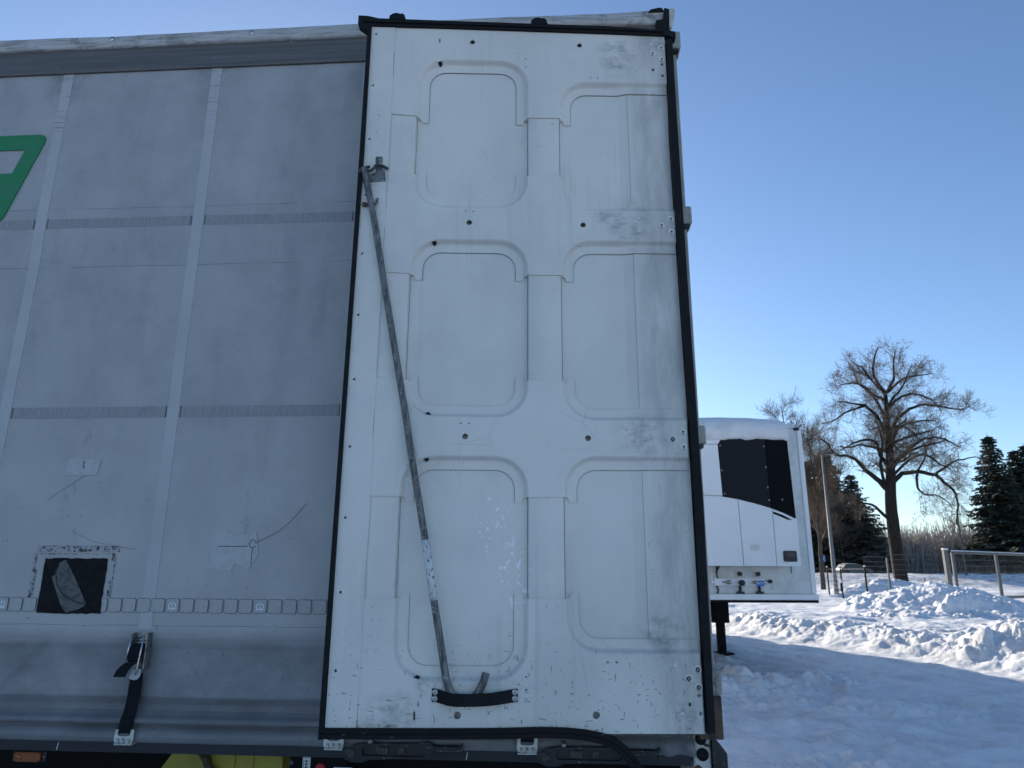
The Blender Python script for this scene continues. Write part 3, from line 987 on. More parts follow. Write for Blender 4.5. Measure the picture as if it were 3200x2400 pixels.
def build_roof():
    # aluminium rail above the curtain
    b = MB()
    prof = [(.006, 3.817), (-.012, 3.817), (-.014, 3.822), (-.012, 3.826), (-.010, 3.93), (-.014, 3.935), (-.014, 3.95), (.02, 3.95)]
    vs = []
    for x in (XF, -.01):
        vs += [(x, y, z) for y, z in prof]
    n = len(prof)
    b.add(vs, [(i, i + 1, n + i + 1, n + i) for i in range(n - 1)])
    b.build('roof_rail', 'roof_rail', TR)
    # tarpaulin hem lapping over the rail, then the roof sheet
    xs = np.concatenate([np.linspace(XF, -3.8, 20), np.arange(-3.75, .02, .03), [.03]])
    prof = [(-.002, 3.936), (-.020, 3.938), (-.026, 3.944), (-.027, 3.96), (-.026, 3.985), (-.022, 3.998), (-.012, 4.006), (.01, 4.010), (.3, 4.016), (1.25, 4.03), (2.2, 4.016), (2.52, 3.99), (2.53, 3.93)]
    X, K = np.meshgrid(xs, np.arange(len(prof)))
    Y = np.array([p[0] for p in prof])[K]; Z = np.array([p[1] for p in prof])[K]
    wob = fbm(X / .25, K * .35, 33, 3)
    end = sstep(-.9, -.05, X)
    hem = (K < 8)
    Y = Y + np.where(hem, wob * (.004 + .010 * end), 0)
    Z = Z + np.where((K > 0) & (K < 9), fbm(X / .6, K * .2, 37, 2) * .004 + end * wob * .004, 0) - np.where(K < 8, end * .004, 0)
    Z = Z + np.where(K == 0, 0, 0)
    r = MB().grid(X, Y, Z).build('roof_tarpaulin', 'tarp', TR)
    rv = MB().lathe((0, 0, 0), [(.0125, 0), (.0125, .003), (.009, .005), (.009, .0045), (.004, .007)], 14)
    rvm = rv.mesh('rivet', 'steel')
    for x in (-3.12, -2.465, -1.811):
        link_mesh('rivet', rvm, r, (x, -.029, 3.974))
    sg = MB().lathe((0, 0, 0), [(.018, 0), (.019, .0015), (.017, .002)], 14)
    # end cap and corner
    b = MB()
    b.prism([(.030, 3.905), (.046, 3.905), (.062, 3.96), (.064, 3.995), (.052, 4.0), (.030, 3.995)], -.03, .12)
    b.build('roof_corner_plate', 'frame_paint', TR)
    b = MB()
    b.prism([(-.02, 3.86), (.034, 3.86), (.038, 3.99), (.018, 3.998), (.010, 3.94), (-.02, 3.935)], -.036, .05)
    b.build('roof_corner_rubber', 'rubber', TR)
    b = MB()
    b.prism([(-.04, 3.998), (.0, 4.006), (.012, 4.0), (.016, 3.985), (-.05, 3.985)], -.03, .02)
    b.build('roof_corner_plug', 'rubber', TR)


build_roof()


def build_rear_frame():
    b = MB()
    b.box(-.022, .035, -.006, .10, .86, 3.94, 0, .006)
    p = b.build('rear_post', 'frame_paint', TR)
    bb = MB().lathe((.006, -.006, 1.061), [(.020, 0), (.020, .006), (.015, .008), (.011, .004), (.004, .004)], 18)
    bb.build('post_plug', 'rubber', p)
    bb = MB().lathe((.002, -.006, 1.108), [(.018, 0), (.018, .008), (.012, .010)], 18)
    bb.build('post_plug', 'rubber', p)
    bb = MB()
    bb.prism([(-.022, 1.022), (-.016, 1.026), (-.012, 1.03), (-.004, 1.027), (.004, 1.02), (.002, 1.0), (-.01, .98), (-.022, .99)], -.0072, -.005)
    bb.build('rust_patch', 'rust', p)
    bb = MB()
    bb.prism([(.008, 1.09), (.02, 1.095), (.033, 1.088), (.033, 1.082), (.016, 1.085)], -.0072, -.005)
    bb.build('rust_patch', 'rust', p)
    b = MB(); b.box(-.022, .035, 2.40, 2.50, .86, 3.94); b.build('rear_post', 'frame_paint', TR)
    b = MB(); b.box(-.02, .03, .10, 2.40, 3.80, 3.93); b.build('rear_header', 'frame_paint', TR)
    b = MB(); b.box(-.02, .03, .10, 2.40, .86, 1.08); b.build('rear_sill', 'frame_paint', TR)
    b = MB(); b.box(-.01, .03, 1.26, 2.39, 1.10, 3.79); b.build('closed_rear_door', 'door', TR)
    # rubber buffer
    b = MB()
    b.prism([(.038, 1.112), (.052, 1.108), (.064, 1.094), (.084, 1.068), (.085, .80), (.038, .80)], -.02, .10)
    b.build('rubber_buffer', 'worn_black', TR)
    # hinge strip behind the open door and its knuckles
    b = MB()
    b.box(-.012, .049, -.078, -.03, 1.26, 3.845, 0, .004)
    h = b.build('hinge_strip', 'hinge_paint', TR)
    b = MB()
    b.box(-.012, .064, -.085, -.03, 1.122, 1.253, 0, .003)
    b.build('rusty_hinge_foot', 'rust', TR)
    for z0, z1 in ((3.735, 3.815), (2.94, 3.012), (2.083, 2.150), (1.258, 1.338)):
        b = MB()
        b.box(-.03, .064, -.108, -.028, z0, z1, 0, .004)
        b.box(-.02, .055, -.10, -.03, z0 - .012, z0 - .001, 1)
        b.build('hinge_knuckle', ['hinge_paint', 'black'], h)


build_rear_frame()

# ------------------------------------------------------------------ open rear door
DW = Matrix.Translation((-.581, 2.431, 1.146)) @ Matrix.Rotation(R(1.16), 4, 'Z')      # door frame in the world
TW = Matrix.Translation((.632, 2.590, 0)) @ Matrix.Rotation(R(-4.0), 4, 'Z')
DL = TW.inverted() @ DW
XE = 1.197
RAD = .115


def dep(x):
    return .025 - .012 * min(max((x - 1.0) / .035, 0), 1)


def pocket(xl, xr, z0, zend, up, d, n=10):
    """outline of half a pocket at inset d; up=True the upper half with its top at z0, else the lower half with its bottom at z0.
    xr None: open to the hinge side"""
    s = 1 if up else -1
    r = RAD
    pts = [(xl + d, zend)]
    for i in range(n + 1):
        a = R(180 - 90 * i / n)
        pts.append((xl + r + (r - d) * math.cos(a), z0 - s * r + s * (r - d) * math.sin(a)))
    if xr is None:
        for x in (.97, 1.0, 1.035, XE):
            pts.append((x, z0 - s * d))
    else:
        for i in range(n + 1):
            a = R(90 - 90 * i / n)
            pts.append((xr - r + (r - d) * math.cos(a), z0 - s * r + s * (r - d) * math.sin(a)))
        pts.append((xr - d, zend))
    return pts


PROF = [(0, 0.), (.0025, .02), (.006, .15), (.010, .48), (.014, .84), (.018, .97), (.022, 1.0), (.048, 1.0)]


def build_door():
    b = MB()
    xs = (0.0, .95, 1.0, 1.035, 1.0352, 1.0368, 1.037, 1.205)
    y = [dep(x) + .0046 for x in xs]
    z0, z1 = .0, 2.64
    y[4] += .003; y[5] += .003
    for i in range(7):
        b.add([(xs[i], y[i], z0), (xs[i + 1], y[i + 1], z0), (xs[i + 1], y[i + 1], z1), (xs[i], y[i], z1)], [(0, 1, 2, 3)])
    b.box(0, 1.205, .034, .040, z0, z1)
    b.add([(0, 0, z0), (0, .04, z0), (0, .04, z1), (0, 0, z1)], [(0, 1, 2, 3)])
    b.add([(0, 0, z0), (1.2, 0, z0), (1.2, .04, z0), (0, .04, z0)], [(0, 1, 2, 3)])
    b.add([(0, 0, z1), (1.2, 0, z1), (1.2, .04, z1), (0, .04, z1)], [(3, 2, 1, 0)])
    door = b.build('rear_door', 'door', TR)
    door.matrix_basis = DL
    tag(door, 'open white rear door panel with pressed pockets')

    # pockets: (left edge, right edge or None, top, bottom, end of upper bracket, end of lower bracket)
    LA = (.197, .641, 2.495, 1.832, 2.228, 1.972)
    RA = (.760, None, 2.402, 1.827, 2.228, 1.974)
    LB = (.197, .641, 1.705, 1.018, 1.561, 1.155)
    RB = (.760, None, 1.708, 1.011, 1.561, 1.154)
    LC = (.197, .641, .886, .151, .743, .410)
    RC = (.760, None, .889, .237, .744, .411)

    def plate_mesh(outline, parts, holes, name='pressed_plate'):
        b = MB()
        loops = [outline] + holes
        tri = tessellate_polygon([[Vector((p[0], p[1], 0)) for p in l] for l in loops])
        flat = [p for l in loops for p in l]
        vs = [(p[0], 0, p[1]) for p in flat]
        fr = []
        for t in tri:
            a, c, e = (flat[i] for i in t)
            cr = (c[0] - a[0]) * (e[1] - a[1]) - (c[1] - a[1]) * (e[0] - a[0])
            fr.append(t if cr > 0 else (t[0], t[2], t[1]))
        b.add(vs, fr)
        # rolled edge of the plate and of the holes
        for l, dd in [(outline, .0015)] + [(h, .007) for h in holes]:
            m = len(l)
            vs = [(p[0], 0, p[1]) for p in l] + [(p[0], dd, p[1]) for p in l]
            b.add(vs, [(i, (i + 1) % m, m + (i + 1) % m, m + i) for i in range(m)])
        # rolled slopes down into the pockets with their flanges
        for (xl, xr, zt, zb, zeu, zel), up in parts:
            zz, ze = (zt, zeu) if up else (zb, zel)
            s = -1 if up else 1
            rows = []
            for d, q in PROF:
                pts = pocket(xl, xr, zz, ze, up, d)
                # flange tongues reach a little past the plate
                tongue = .016 if d > .02 else 0.
                pts[0] = (pts[0][0], ze + s * tongue)
                if xr is not None:
                    pts[-1] = (pts[-1][0], ze + s * tongue)
                rows.append([(p[0], q * dep(p[0]), p[1]) for p in pts])
            m = len(rows[0])
            vs = [p for r_ in rows for p in r_]
            fs = []
            for i in range(len(rows) - 1):
                for j in range(m - 1):
                    fs.append((i * m + j, i * m + j + 1, (i + 1) * m + j + 1, (i + 1) * m + j) if not up else (i * m + j, (i + 1) * m + j, (i + 1) * m + j + 1, i * m + j + 1))
            b.add(vs, fs, 0, True)
            for e in ((0, -1) if xr is not None else (0,)):
                xo = xl if e == 0 else xr
                pr = [r_[e] for r_, (d, q) in zip(rows, PROF) if d <= .019]
                pr = [(p[0], p[1], ze) for p in pr]
                b.add(pr + [(pr[-1][0], dep(xo) + .004, ze), (xo, dep(xo) + .004, ze)], [tuple(range(len(pr) + 2))])
            # shadow-gap line along the flange edge, painted as a thin dark strip
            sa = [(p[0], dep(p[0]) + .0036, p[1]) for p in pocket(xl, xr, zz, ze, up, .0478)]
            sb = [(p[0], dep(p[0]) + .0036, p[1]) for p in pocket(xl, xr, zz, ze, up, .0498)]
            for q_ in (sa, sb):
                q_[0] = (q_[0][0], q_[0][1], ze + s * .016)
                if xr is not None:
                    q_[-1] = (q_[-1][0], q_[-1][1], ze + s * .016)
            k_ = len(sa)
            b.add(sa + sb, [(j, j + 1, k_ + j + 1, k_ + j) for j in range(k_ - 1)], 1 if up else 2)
            last = rows[-1]
            b.add(last + [(p[0], p[1] + .0012, p[2]) for p in last], [(j, j + 1, m + j + 1, m + j) for j in range(m - 1)])
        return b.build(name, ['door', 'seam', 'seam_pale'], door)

    def lowpath(P): return pocket(P[0], P[1], P[3], P[5], False, 0)
    def toppath(P): return pocket(P[0], P[1], P[2], P[4], True, 0)
    H = lambda x, z, r, n=14: circ(x, z, r, n)
    big = .0105
    edge = .10
    holes_top = [H(.413, 2.575, big), H(.848, 2.57, big), H(.34, 2.528, .0022, 6), H(.341, 2.509, .0022, 6), rrect(.2775, .2825, 2.568, 2.589, .002, 2),
                 H(.597, 2.524, .0022, 6), H(.597, 2.505, .0022, 6), H(.629, 2.500, .003, 8), H(.629, 2.461, .003, 8), H(.889, 2.416, .003, 8), H(.918, 2.416, .003, 8),
                 circ(1.181, 2.486, .0055, 10, 1.25), circ(1.144, 2.460, .0055, 10, 1.25), circ(1.181, 2.433, .0055, 10, 1.25)]
    out = [(edge, 2.64), (edge, 2.234)] + toppath(LA) + toppath(RA) + [(XE, 2.64)]
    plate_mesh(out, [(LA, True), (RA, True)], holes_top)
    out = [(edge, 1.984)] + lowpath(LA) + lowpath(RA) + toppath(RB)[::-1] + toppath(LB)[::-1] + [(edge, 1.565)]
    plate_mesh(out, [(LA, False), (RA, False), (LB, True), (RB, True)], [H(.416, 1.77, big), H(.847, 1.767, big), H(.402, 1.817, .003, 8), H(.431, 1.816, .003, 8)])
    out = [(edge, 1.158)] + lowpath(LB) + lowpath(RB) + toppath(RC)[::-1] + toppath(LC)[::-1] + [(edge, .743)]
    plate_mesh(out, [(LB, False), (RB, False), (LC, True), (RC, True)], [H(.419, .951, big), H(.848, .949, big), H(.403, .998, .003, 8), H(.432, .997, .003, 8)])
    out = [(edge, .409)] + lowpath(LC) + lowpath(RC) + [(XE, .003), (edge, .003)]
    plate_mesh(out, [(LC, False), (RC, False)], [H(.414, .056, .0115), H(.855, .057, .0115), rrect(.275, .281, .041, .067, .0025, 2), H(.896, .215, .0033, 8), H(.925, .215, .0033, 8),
                                                 H(.632, .170, .0033, 8), H(.632, .131, .0033, 8), circ(1.195, .116, .0012, 6), circ(1.156, .089, .0055, 10, 1.15), circ(1.189, .063, .0052, 10, 1.15), circ(1.188, .1165, .0052, 10, 1.15)])
    # raised column covers between the cross plates
    for zlo, zhi in ((1.973, 2.232), (1.1545, 1.563), (.4105, .7435)):
        for x0, x1 in ((edge + .0005, .196), (.642, .759)):
            b = MB()
            r = .006
            half = [(d * .22, .0042 + q * (dep(x1) + .0005)) for d, q in PROF[:7]]
            left = [(x0 - d, y_) for d, y_ in half[::-1]] if x0 > .2 else [(.080, .0042)]
            prof = left + [(x1 + d, y_) for d, y_ in half]
            xs = [p[0] for p in prof]; ys = [p[1] for p in prof]
            nn = len(xs)
            vs = []
            za, zb = zlo - .004, zhi + .004
            for zz in (za, zb):
                vs += [(px, py, zz) for px, py in zip(xs, ys)]
            b.add(vs, [(i, i + 1, nn + i + 1, nn + i) for i in range(nn - 1)], 0, True)
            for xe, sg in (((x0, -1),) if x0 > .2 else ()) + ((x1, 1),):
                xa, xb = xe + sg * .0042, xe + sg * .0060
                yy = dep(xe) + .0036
                b.add([(xa, yy, za), (xb, yy, za), (xb, yy, zb), (xa, yy, zb)], [(0, 1, 2, 3) if sg > 0 else (3, 2, 1, 0)], 1)  # shade line at the foot of the cover wall, as a dark strip
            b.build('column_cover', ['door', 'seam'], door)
    # folded edge strip on the free side, with its stepped lap and round holes
    rr = random.Random(12)
    zsteps = [.02]
    while zsteps[-1] < 2.6:
        zsteps.append(min(2.64, zsteps[-1] + rr.uniform(.05, .12)))
    edge_r = []
    for i, z in enumerate(zsteps):
        o1 = .1005 + rr.uniform(-.0018, .0022)
        edge_r.append((o1, z))
        if i + 1 < len(zsteps):
            edge_r.append((o1 + rr.uniform(-.0006, .0006), zsteps[i + 1] - .002))
    out = [(.0, .02)] + edge_r + [(.0, 2.64)]
    hl = [H(.022, 2.602 - .2415 * k, .0048, 10) for k in range(11)]
    hl += [H(.048, 2.246, .0025, 6), H(.052, 2.227, .0025, 6), H(.049, 2.15, .0025, 6), H(.052, 2.131, .0025, 6)]
    b = MB()
    loops = [out] + hl
    tri = tessellate_polygon([[Vector((p[0], p[1], 0)) for p in l] for l in loops])
    flat = [p for l in loops for p in l]
    fr = []
    for t in tri:
        a, c, e = (flat[i] for i in t)
        cr = (c[0] - a[0]) * (e[1] - a[1]) - (c[1] - a[1]) * (e[0] - a[0])
        fr.append(t if cr > 0 else (t[0], t[2], t[1]))
    b.add([(p[0], -.0022, p[1]) for p in flat], fr)
    for l, dd in [(out, .001)] + [(h, .008) for h in hl]:
        m = len(l)
        b.add([(p[0], -.0022, p[1]) for p in l] + [(p[0], dd, p[1]) for p in l], [(i, (i + 1) % m, m + (i + 1) % m, m + i) for i in range(m)])
    b.build('edge_strip', 'door', door)
    # dents pressed at the spot welds of the bottom plate
    d_ = MB().lathe((0, 0, 0), [(.0062, -.0005), (.0055, .0006), (.0042, .0008), (.0034, .0002)], 10, smooth=True)
    dm = d_.mesh('spot_weld', 'door')
    for x, z in ((.128, .385), (.153, .385), (.128, .343), (.153, .343), (.123, .298), (.150, .298), (.118, .25), (.145, .25), (.70, .39), (.735, .39), (.98, .205), (1.115, .205), (1.05, .175), (.985, .155), (1.05, .095), (1.13, .062),
                 (1.0, 2.565), (1.0, 2.512), (1.068, 2.53), (1.0, 2.455), (1.075, 2.46), (1.14, 2.58), (.985, 1.797), (1.06, 1.797), (.985, 1.745), (1.06, 1.745), (.985, .983), (1.06, .983), (.985, .922), (1.06, .922)):
        link_mesh('spot_weld', dm, door, (x, -.0003, z))
    # hinge bolts
    def bolt(dark):
        q = MB()
        q.lathe((0, 0, 0), [(.0125, -.0005), (.0125, .0018), (.0105, .0024)], 18, mi=0)
        q.lathe((0, -.0024, 0), [(.0078, 0), (.0076, .0022), (.0060, .0030)], 16, mi=1)
        q.lathe((0, -.0054, 0), [(.0042, 0), (.004, .0004)], 8, mi=2)
        return q.mesh('hinge_bolt', ['door', 'dark_steel' if dark else 'door', 'black' if not dark else 'dull_steel'])
    bl, bd = bolt(False), bolt(True)
    for x, z, k in ((1.181, 2.563, 0), (1.145, 2.536, 0), (1.181, 2.509, 0), (1.181, 1.796, 0), (1.145, 1.769, 0), (1.181, 1.743, 0), (1.182, .974, 0), (1.145, .948, 1), (1.182, .921, 0), (1.187, .194, 1), (1.156, .167, 1), (1.187, .140, 1)):
        link_mesh('hinge_bolt', bd if k else bl, door, (x, 0, z))
    # drain openings on the pocket slopes
    for x, zt, up in ((.284, 2.487, 1), (.286, 1.697, 1), (.286, .879, 1), (.286, 1.026, 0), (.281, .160, 0)):
        b = MB()
        w, h = (.009, .008) if up else (.010, .007)
        zc = zt - .006 if up else zt + .006
        b.prism([(x - w, zc), (x - .003, zc + h * .8), (x + .003, zc + h * .8), (x + w, zc), (x + .003, zc - h), (x - .003, zc - h)][::-1], .006, .028)
        b.build('drain_opening', 'rubber', door)
    # rubber seals
    b = MB()
    b.prism([(-.017, -.012), (-.003, -.012), (.002, 1.3), (.006, 2.05), (.003, 2.64), (-.012, 2.64), (-.011, 2.05), (-.013, 1.3)], -.014, .036)
    b.build('side_seal', 'rubber', door)
    b = MB()
    b.prism([(1.206, .004), (1.229, .008), (1.236, .70), (1.229, 1.4), (1.226, 2.14), (1.226, 2.60), (1.203, 2.60), (1.196, 2.14), (1.201, 1.4), (1.209, .70)], -.012, .03)
    b.build('side_seal', 'rubber', door)
    b = MB()
    b.prism([(-.053, 2.645), (-.011, 2.612), (.003, 2.636), (.31, 2.634), (.94, 2.624), (1.203, 2.618), (1.241, 2.607), (1.242, 2.636), (1.20, 2.645), (.95, 2.657), (.31, 2.667), (.03, 2.672), (-.015, 2.683), (-.053, 2.684)], -.010, .03)
    b.prism([(-.03, 2.65), (.31, 2.646), (.94, 2.636), (1.19, 2.630), (1.19, 2.636), (.94, 2.643), (.31, 2.653), (-.03, 2.659)], -.017, -.009)
    b.build('top_seal', 'rubber_scuffed', door)
    # bottom seal, torn loose at the hinge end and hanging
    path = [(-.010, .005), (.15, .004), (.40, .004), (.55, .005), (.68, .0085), (.76, .0065), (.82, .001), (.87, -.008), (.91, -.024), (.945, -.052), (.975, -.088), (1.0, -.125), (1.03, -.18)]
    hw = .0155
    b = MB()
    for (y0, y1, o0, o1) in ((-.014, .02, -1, 1), (-.020, -.013, -.55, -.1), (-.019, -.013, .35, .75)):
        T = []
        for i, p in enumerate(path):
            a = path[max(i - 1, 0)]; c = path[min(i + 1, len(path) - 1)]
            d = Vector((c[0] - a[0], c[1] - a[1])).normalized()
            T.append(Vector((-d.y, d.x)))
        up_ = [(p[0] + t.x * hw * o1, p[1] + t.y * hw * o1) for p, t in zip(path, T)]
        dn_ = [(p[0] + t.x * hw * o0, p[1] + t.y * hw * o0) for p, t in zip(path, T)]
        b.prism(dn_ + up_[::-1], y0, y1)
    b.build('bottom_seal', 'rubber_scuffed', door)
    # locking lugs on the top edge
    for x in (.072, .650):
        b = MB()
        pts = [(x, 2.668), (x + .001, 2.684), (x + .014, 2.695), (x + .030, 2.699), (x + .044, 2.694), (x + .052, 2.697), (x + .062, 2.690), (x + .068, 2.668)]
        if x > .5:
            pts = [(p[0], p[1] - .008) for p in pts]
        b.prism(pts, -.012, .022)
        b.build('locking_lug', 'rubber', door)
    # strap that holds the pole
    st = [(.332, -.002, .096, .136), (.347, -.004, .095, .1345), (.362, -.014, .0925, .132), (.385, -.031, .089, .127), (.41, -.035, .0865, .125), (.47, -.035, .087, .1245), (.52, -.033, .0895, .1275), (.565, -.018, .093, .1315), (.588, -.005, .095, .134), (.605, -.002, .096, .136)]
    b = MB()
    n = len(st)
    vs = [(x, y - .0015, a) for x, y, a, c in st] + [(x, y - .0015, c) for x, y, a, c in st] + [(x, y + .001, a) for x, y, a, c in st] + [(x, y + .001, c) for x, y, a, c in st]
    fs = []
    for i in range(n - 1):
        fs += [(i, i + 1, n + i + 1, n + i), (2 * n + i + 1, 2 * n + i, 3 * n + i, 3 * n + i + 1), (n + i, n + i + 1, 3 * n + i + 1, 3 * n + i), (2 * n + i, 2 * n + i + 1, i + 1, i)]
    fs += [(0, n, 3 * n, 2 * n), (2 * n - 1, n - 1, 3 * n - 1, 4 * n - 1)]
    b.add(vs, fs, 0, False)
    b.build('holding_strap', 'strap' if False else 'rubber', door)
    rv = MB()
    rv.lathe((0, 0, 0), [(.0092, 0), (.0092, .002), (.0065, .0035), (.0060, .003)], 18, mi=0)
    rv.lathe((0, -.003, 0), [(.0021, 0), (.0019, .0006)], 8, mi=1)
    rvm = rv.mesh('strap_rivet', ['steel', 'black'])
    for x, z in ((.3425, .1245), (.3415, .1055), (.5955, .1250), (.5955, .1060)):
        link_mesh('strap_rivet', rvm, door, (x, -.0045, z))
    # bracket for the top of the pole
    b = MB()
    b.prism([(.003, 1.925), (.094, 1.937), (.089, 1.978), (.078, 1.983), (.078, 1.99), (.0775, 2.036), (.073, 2.040), (.054, 2.040), (.051, 2.036), (.053, 1.99), (.056, 1.972), (.035, 1.963), (.003, 1.958)], -.006, -.0025,
            0, [circ(.047, 1.953, .0035, 8), circ(.049, 1.936, .0035, 8)])
    br = b.build('pole_bracket', 'galv', door)
    b = MB()
    b.tube([(-.005, -.02, 1.972), (.010, -.022, 1.979), (.034, -.020, 1.987)], .0055, 8)
    b.tube([(.026, -.026, 1.966), (.040, -.024, 1.968), (.050, -.022, 1.980), (.057, -.021, 1.992), (.072, -.021, 1.993), (.088, -.018, 1.989), (.102, -.012, 1.984)], [.0055, .0055, .0055, .006, .006, .006, .005], 8)
    b.box(-.006, .022, -.026, -.010, 1.957, 1.976)
    b.build('bracket_hook', 'dark_steel', door)
    for (x, z, a) in ((.022, 1.836, .4), (.030, 1.829, 1.2), (.064, 1.838, .9), (.0665, 1.853, 1.3)):
        b = MB()
        b.tube([(x + (.0075 * math.cos(t)) * math.cos(a) - .0035 * math.sin(t) * math.sin(a), -.010, z + .0075 * math.cos(t) * math.sin(a) + .0035 * math.sin(t) * math.cos(a)) for t in [i * math.pi / 6 for i in range(13)]], .0016, 6)
        b.build('chain_link', 'dark_steel', door)
    b = MB(); b.box(.012, .026, -.014, -.002, 1.826, 1.842, 0, .002); b.build('chain_anchor', 'rust', door)
    return door


DOOR = build_door()

# the loose bent pole stowed on the door
POLE = thing('bent_pole', 'worn galvanised pole with hooked lower end stowed across the open door', 'pole')
POLE.matrix_basis = DW


def build_pole():
    yb = -.0175
    P = [(.012, yb - .004, 1.982), (.064, yb - .002, 1.758), (.109, yb, 1.525), (.205, yb, 1.053), (.241, yb, .861), (.295, yb, .597), (.33, yb, .405), (.366, yb, .22), (.376, yb, .168), (.385, yb, .141), (.399, yb, .119), (.420, yb, .106), (.445, yb, .104), (.466, yb, .113),
         (.482, yb, .129), (.494, yb, .153), (.503, yb, .184)]
    b = MB()
    b.tube(P, [.0117] * 7 + [.0122] * 10, 8, squash=(1, .85, 1), smooth=False)
    # pressed groove down the front
    b.tube([(p[0] + .001, p[1] - .0098, p[2]) for p in P[1:8]], .0018, 5)
    b.build('tube', 'galv', POLE)
    b = MB()
    b.tube([(.295 + .0001, yb - .0002, .597), (.3125, yb - .0002, .501), (.33, yb - .0002, .405)], .0132, 8, squash=(1, .9, 1))
    b.build('worn_tape', 'tape', POLE)
    b = MB().lathe((.241, yb - .009, .861), [(.0055, 0), (.0052, .003), (.0035, .0045)], 10)
    b.build('rivet', 'dark_steel', POLE)
    b = MB().lathe((.030, yb - .011, 1.918), [(.003, 0), (.0028, .0015)], 8)
    b.build('rivet', 'dark_steel', POLE)


build_pole()


# ------------------------------------------------------------------ curtain straps and small gear along the rail
def build_buckle():
    """over-centre buckle with its webbing; origin on the curtain at the strap's middle, z is the height"""
    b = MB()
    b.box(-.028, .030, -.007, -.003, 1.300, 1.422, 0)
    b.box(-.028, -.0245, -.034, -.006, 1.318, 1.421)
    b.box(.0265, .030, -.034, -.006, 1.302, 1.421)
    root = b.build('curtain_buckle', 'dull_steel', TR)
    def part(bb, name, mat): return bb.build(name, mat, root)
    q = MB()
    for x in (-.012, .016):
        q.lathe((x, -.007, 1.411), [(.0065, 0), (.0065, .0025), (.0045, .005)], 8)
    part(q, 'buckle_bolt', 'steel')
    q = MB()
    for z, y in ((1.399, -.022), (1.389, -.024)):
        q.tube([(-.027, y, z), (.029, y, z)], .0032, 8)
    part(q, 'cross_pin', 'steel')
    q = MB()
    q.tube([(-.0265, -.036, 1.418), (-.031, -.042, 1.36), (-.034, -.044, 1.318)], .003, 6)
    q.tube([(.018, -.036, 1.418), (.0175, -.044, 1.36), (.013, -.046, 1.305), (.010, -.046, 1.283)], .003, 6)
    part(q, 'lever', 'steel')
    # strap over the lever, loose end, hanging strap
    q = MB()
    def ribbon(pts, w0, w1, th=.0022):
        n = len(pts)
        vs = []
        for (x, y, z, t) in [(p[0], p[1], p[2], 0) for p in pts]:
            vs += [(x + w0, y, z), (x + w1, y, z), (x + w1, y + th, z), (x + w0, y + th, z)]
        fs = []
        for i in range(n - 1):
            for j in range(4):
                fs.append((i * 4 + j, i * 4 + (j + 1) % 4, i * 4 + 4 + (j + 1) % 4, i * 4 + 4 + j))
        fs += [(3, 2, 1, 0), tuple((n - 1) * 4 + j for j in range(4))]
        q.add(vs, fs)
    ribbon([(.0, -.030, 1.385), (-.003, -.042, 1.375), (-.007, -.046, 1.345), (-.009, -.044, 1.332)], -.0225, .0215)
    ribbon([(-.009, -.036, 1.336), (-.010, -.034, 1.322)], -.0225, .0225)
    part(q, 'strap', 'strap')
    q = MB()
    ribbon([(-.014, -.044, 1.322), (-.022, -.056, 1.312), (-.030, -.064, 1.298), (-.036, -.068, 1.278)], -.0215, .0215)
    part(q, 'strap_tail', 'strap')
    q = MB()
    q.prism([(-.020, 1.272), (-.012, 1.266), (.0, 1.264), (.012, 1.267), (.020, 1.278), (.022, 1.30), (-.012, 1.30)], -.034, -.031)
    part(q, 'buckle_tongue', 'blue_grey' if 'blue_grey' in MT else 'patch')
    q = MB()
    ribbon([(-.0005, -.022, 1.285), (-.002, -.017, 1.255), (-.006, -.013, 1.20), (-.0095, -.015, 1.16), (-.0125, -.024, 1.128), (-.0150, -.027, 1.09)], -.0235, .0235)
    ribbon([(-.0115, -.0265, 1.139), (-.0150, -.030, 1.104)], -.0225, .0225, .002)
    part(q, 'hanging_strap', 'strap')
    # hook plate
    q = MB()
    q.prism([(-.045, 1.060), (.018, 1.058), (.021, 1.070), (.021, 1.102), (.010, 1.103), (.0085, 1.086), (.004, 1.082), (-.033, 1.082), (-.037, 1.086), (-.036, 1.102), (-.046, 1.101), (-.049, 1.070)], -.028, -.0245)
    for k in range(3):
        x = -.0325 + k * .0185
        q.tube([(x, -.0285, 1.072), (x, -.0335, 1.066), (x, -.034, 1.057)], .0042, 8)
    q.box(-.045, .018, -.030, .0, 1.053, 1.058)
    part(q, 'hook', 'zinc')
    root.location = (-1.966 + .002, 0, 0)
    for x in (-1.220, -.560):
        c = copy_tree(root, TR)
        c.location = (x, 0, 0)
    return root


build_buckle()


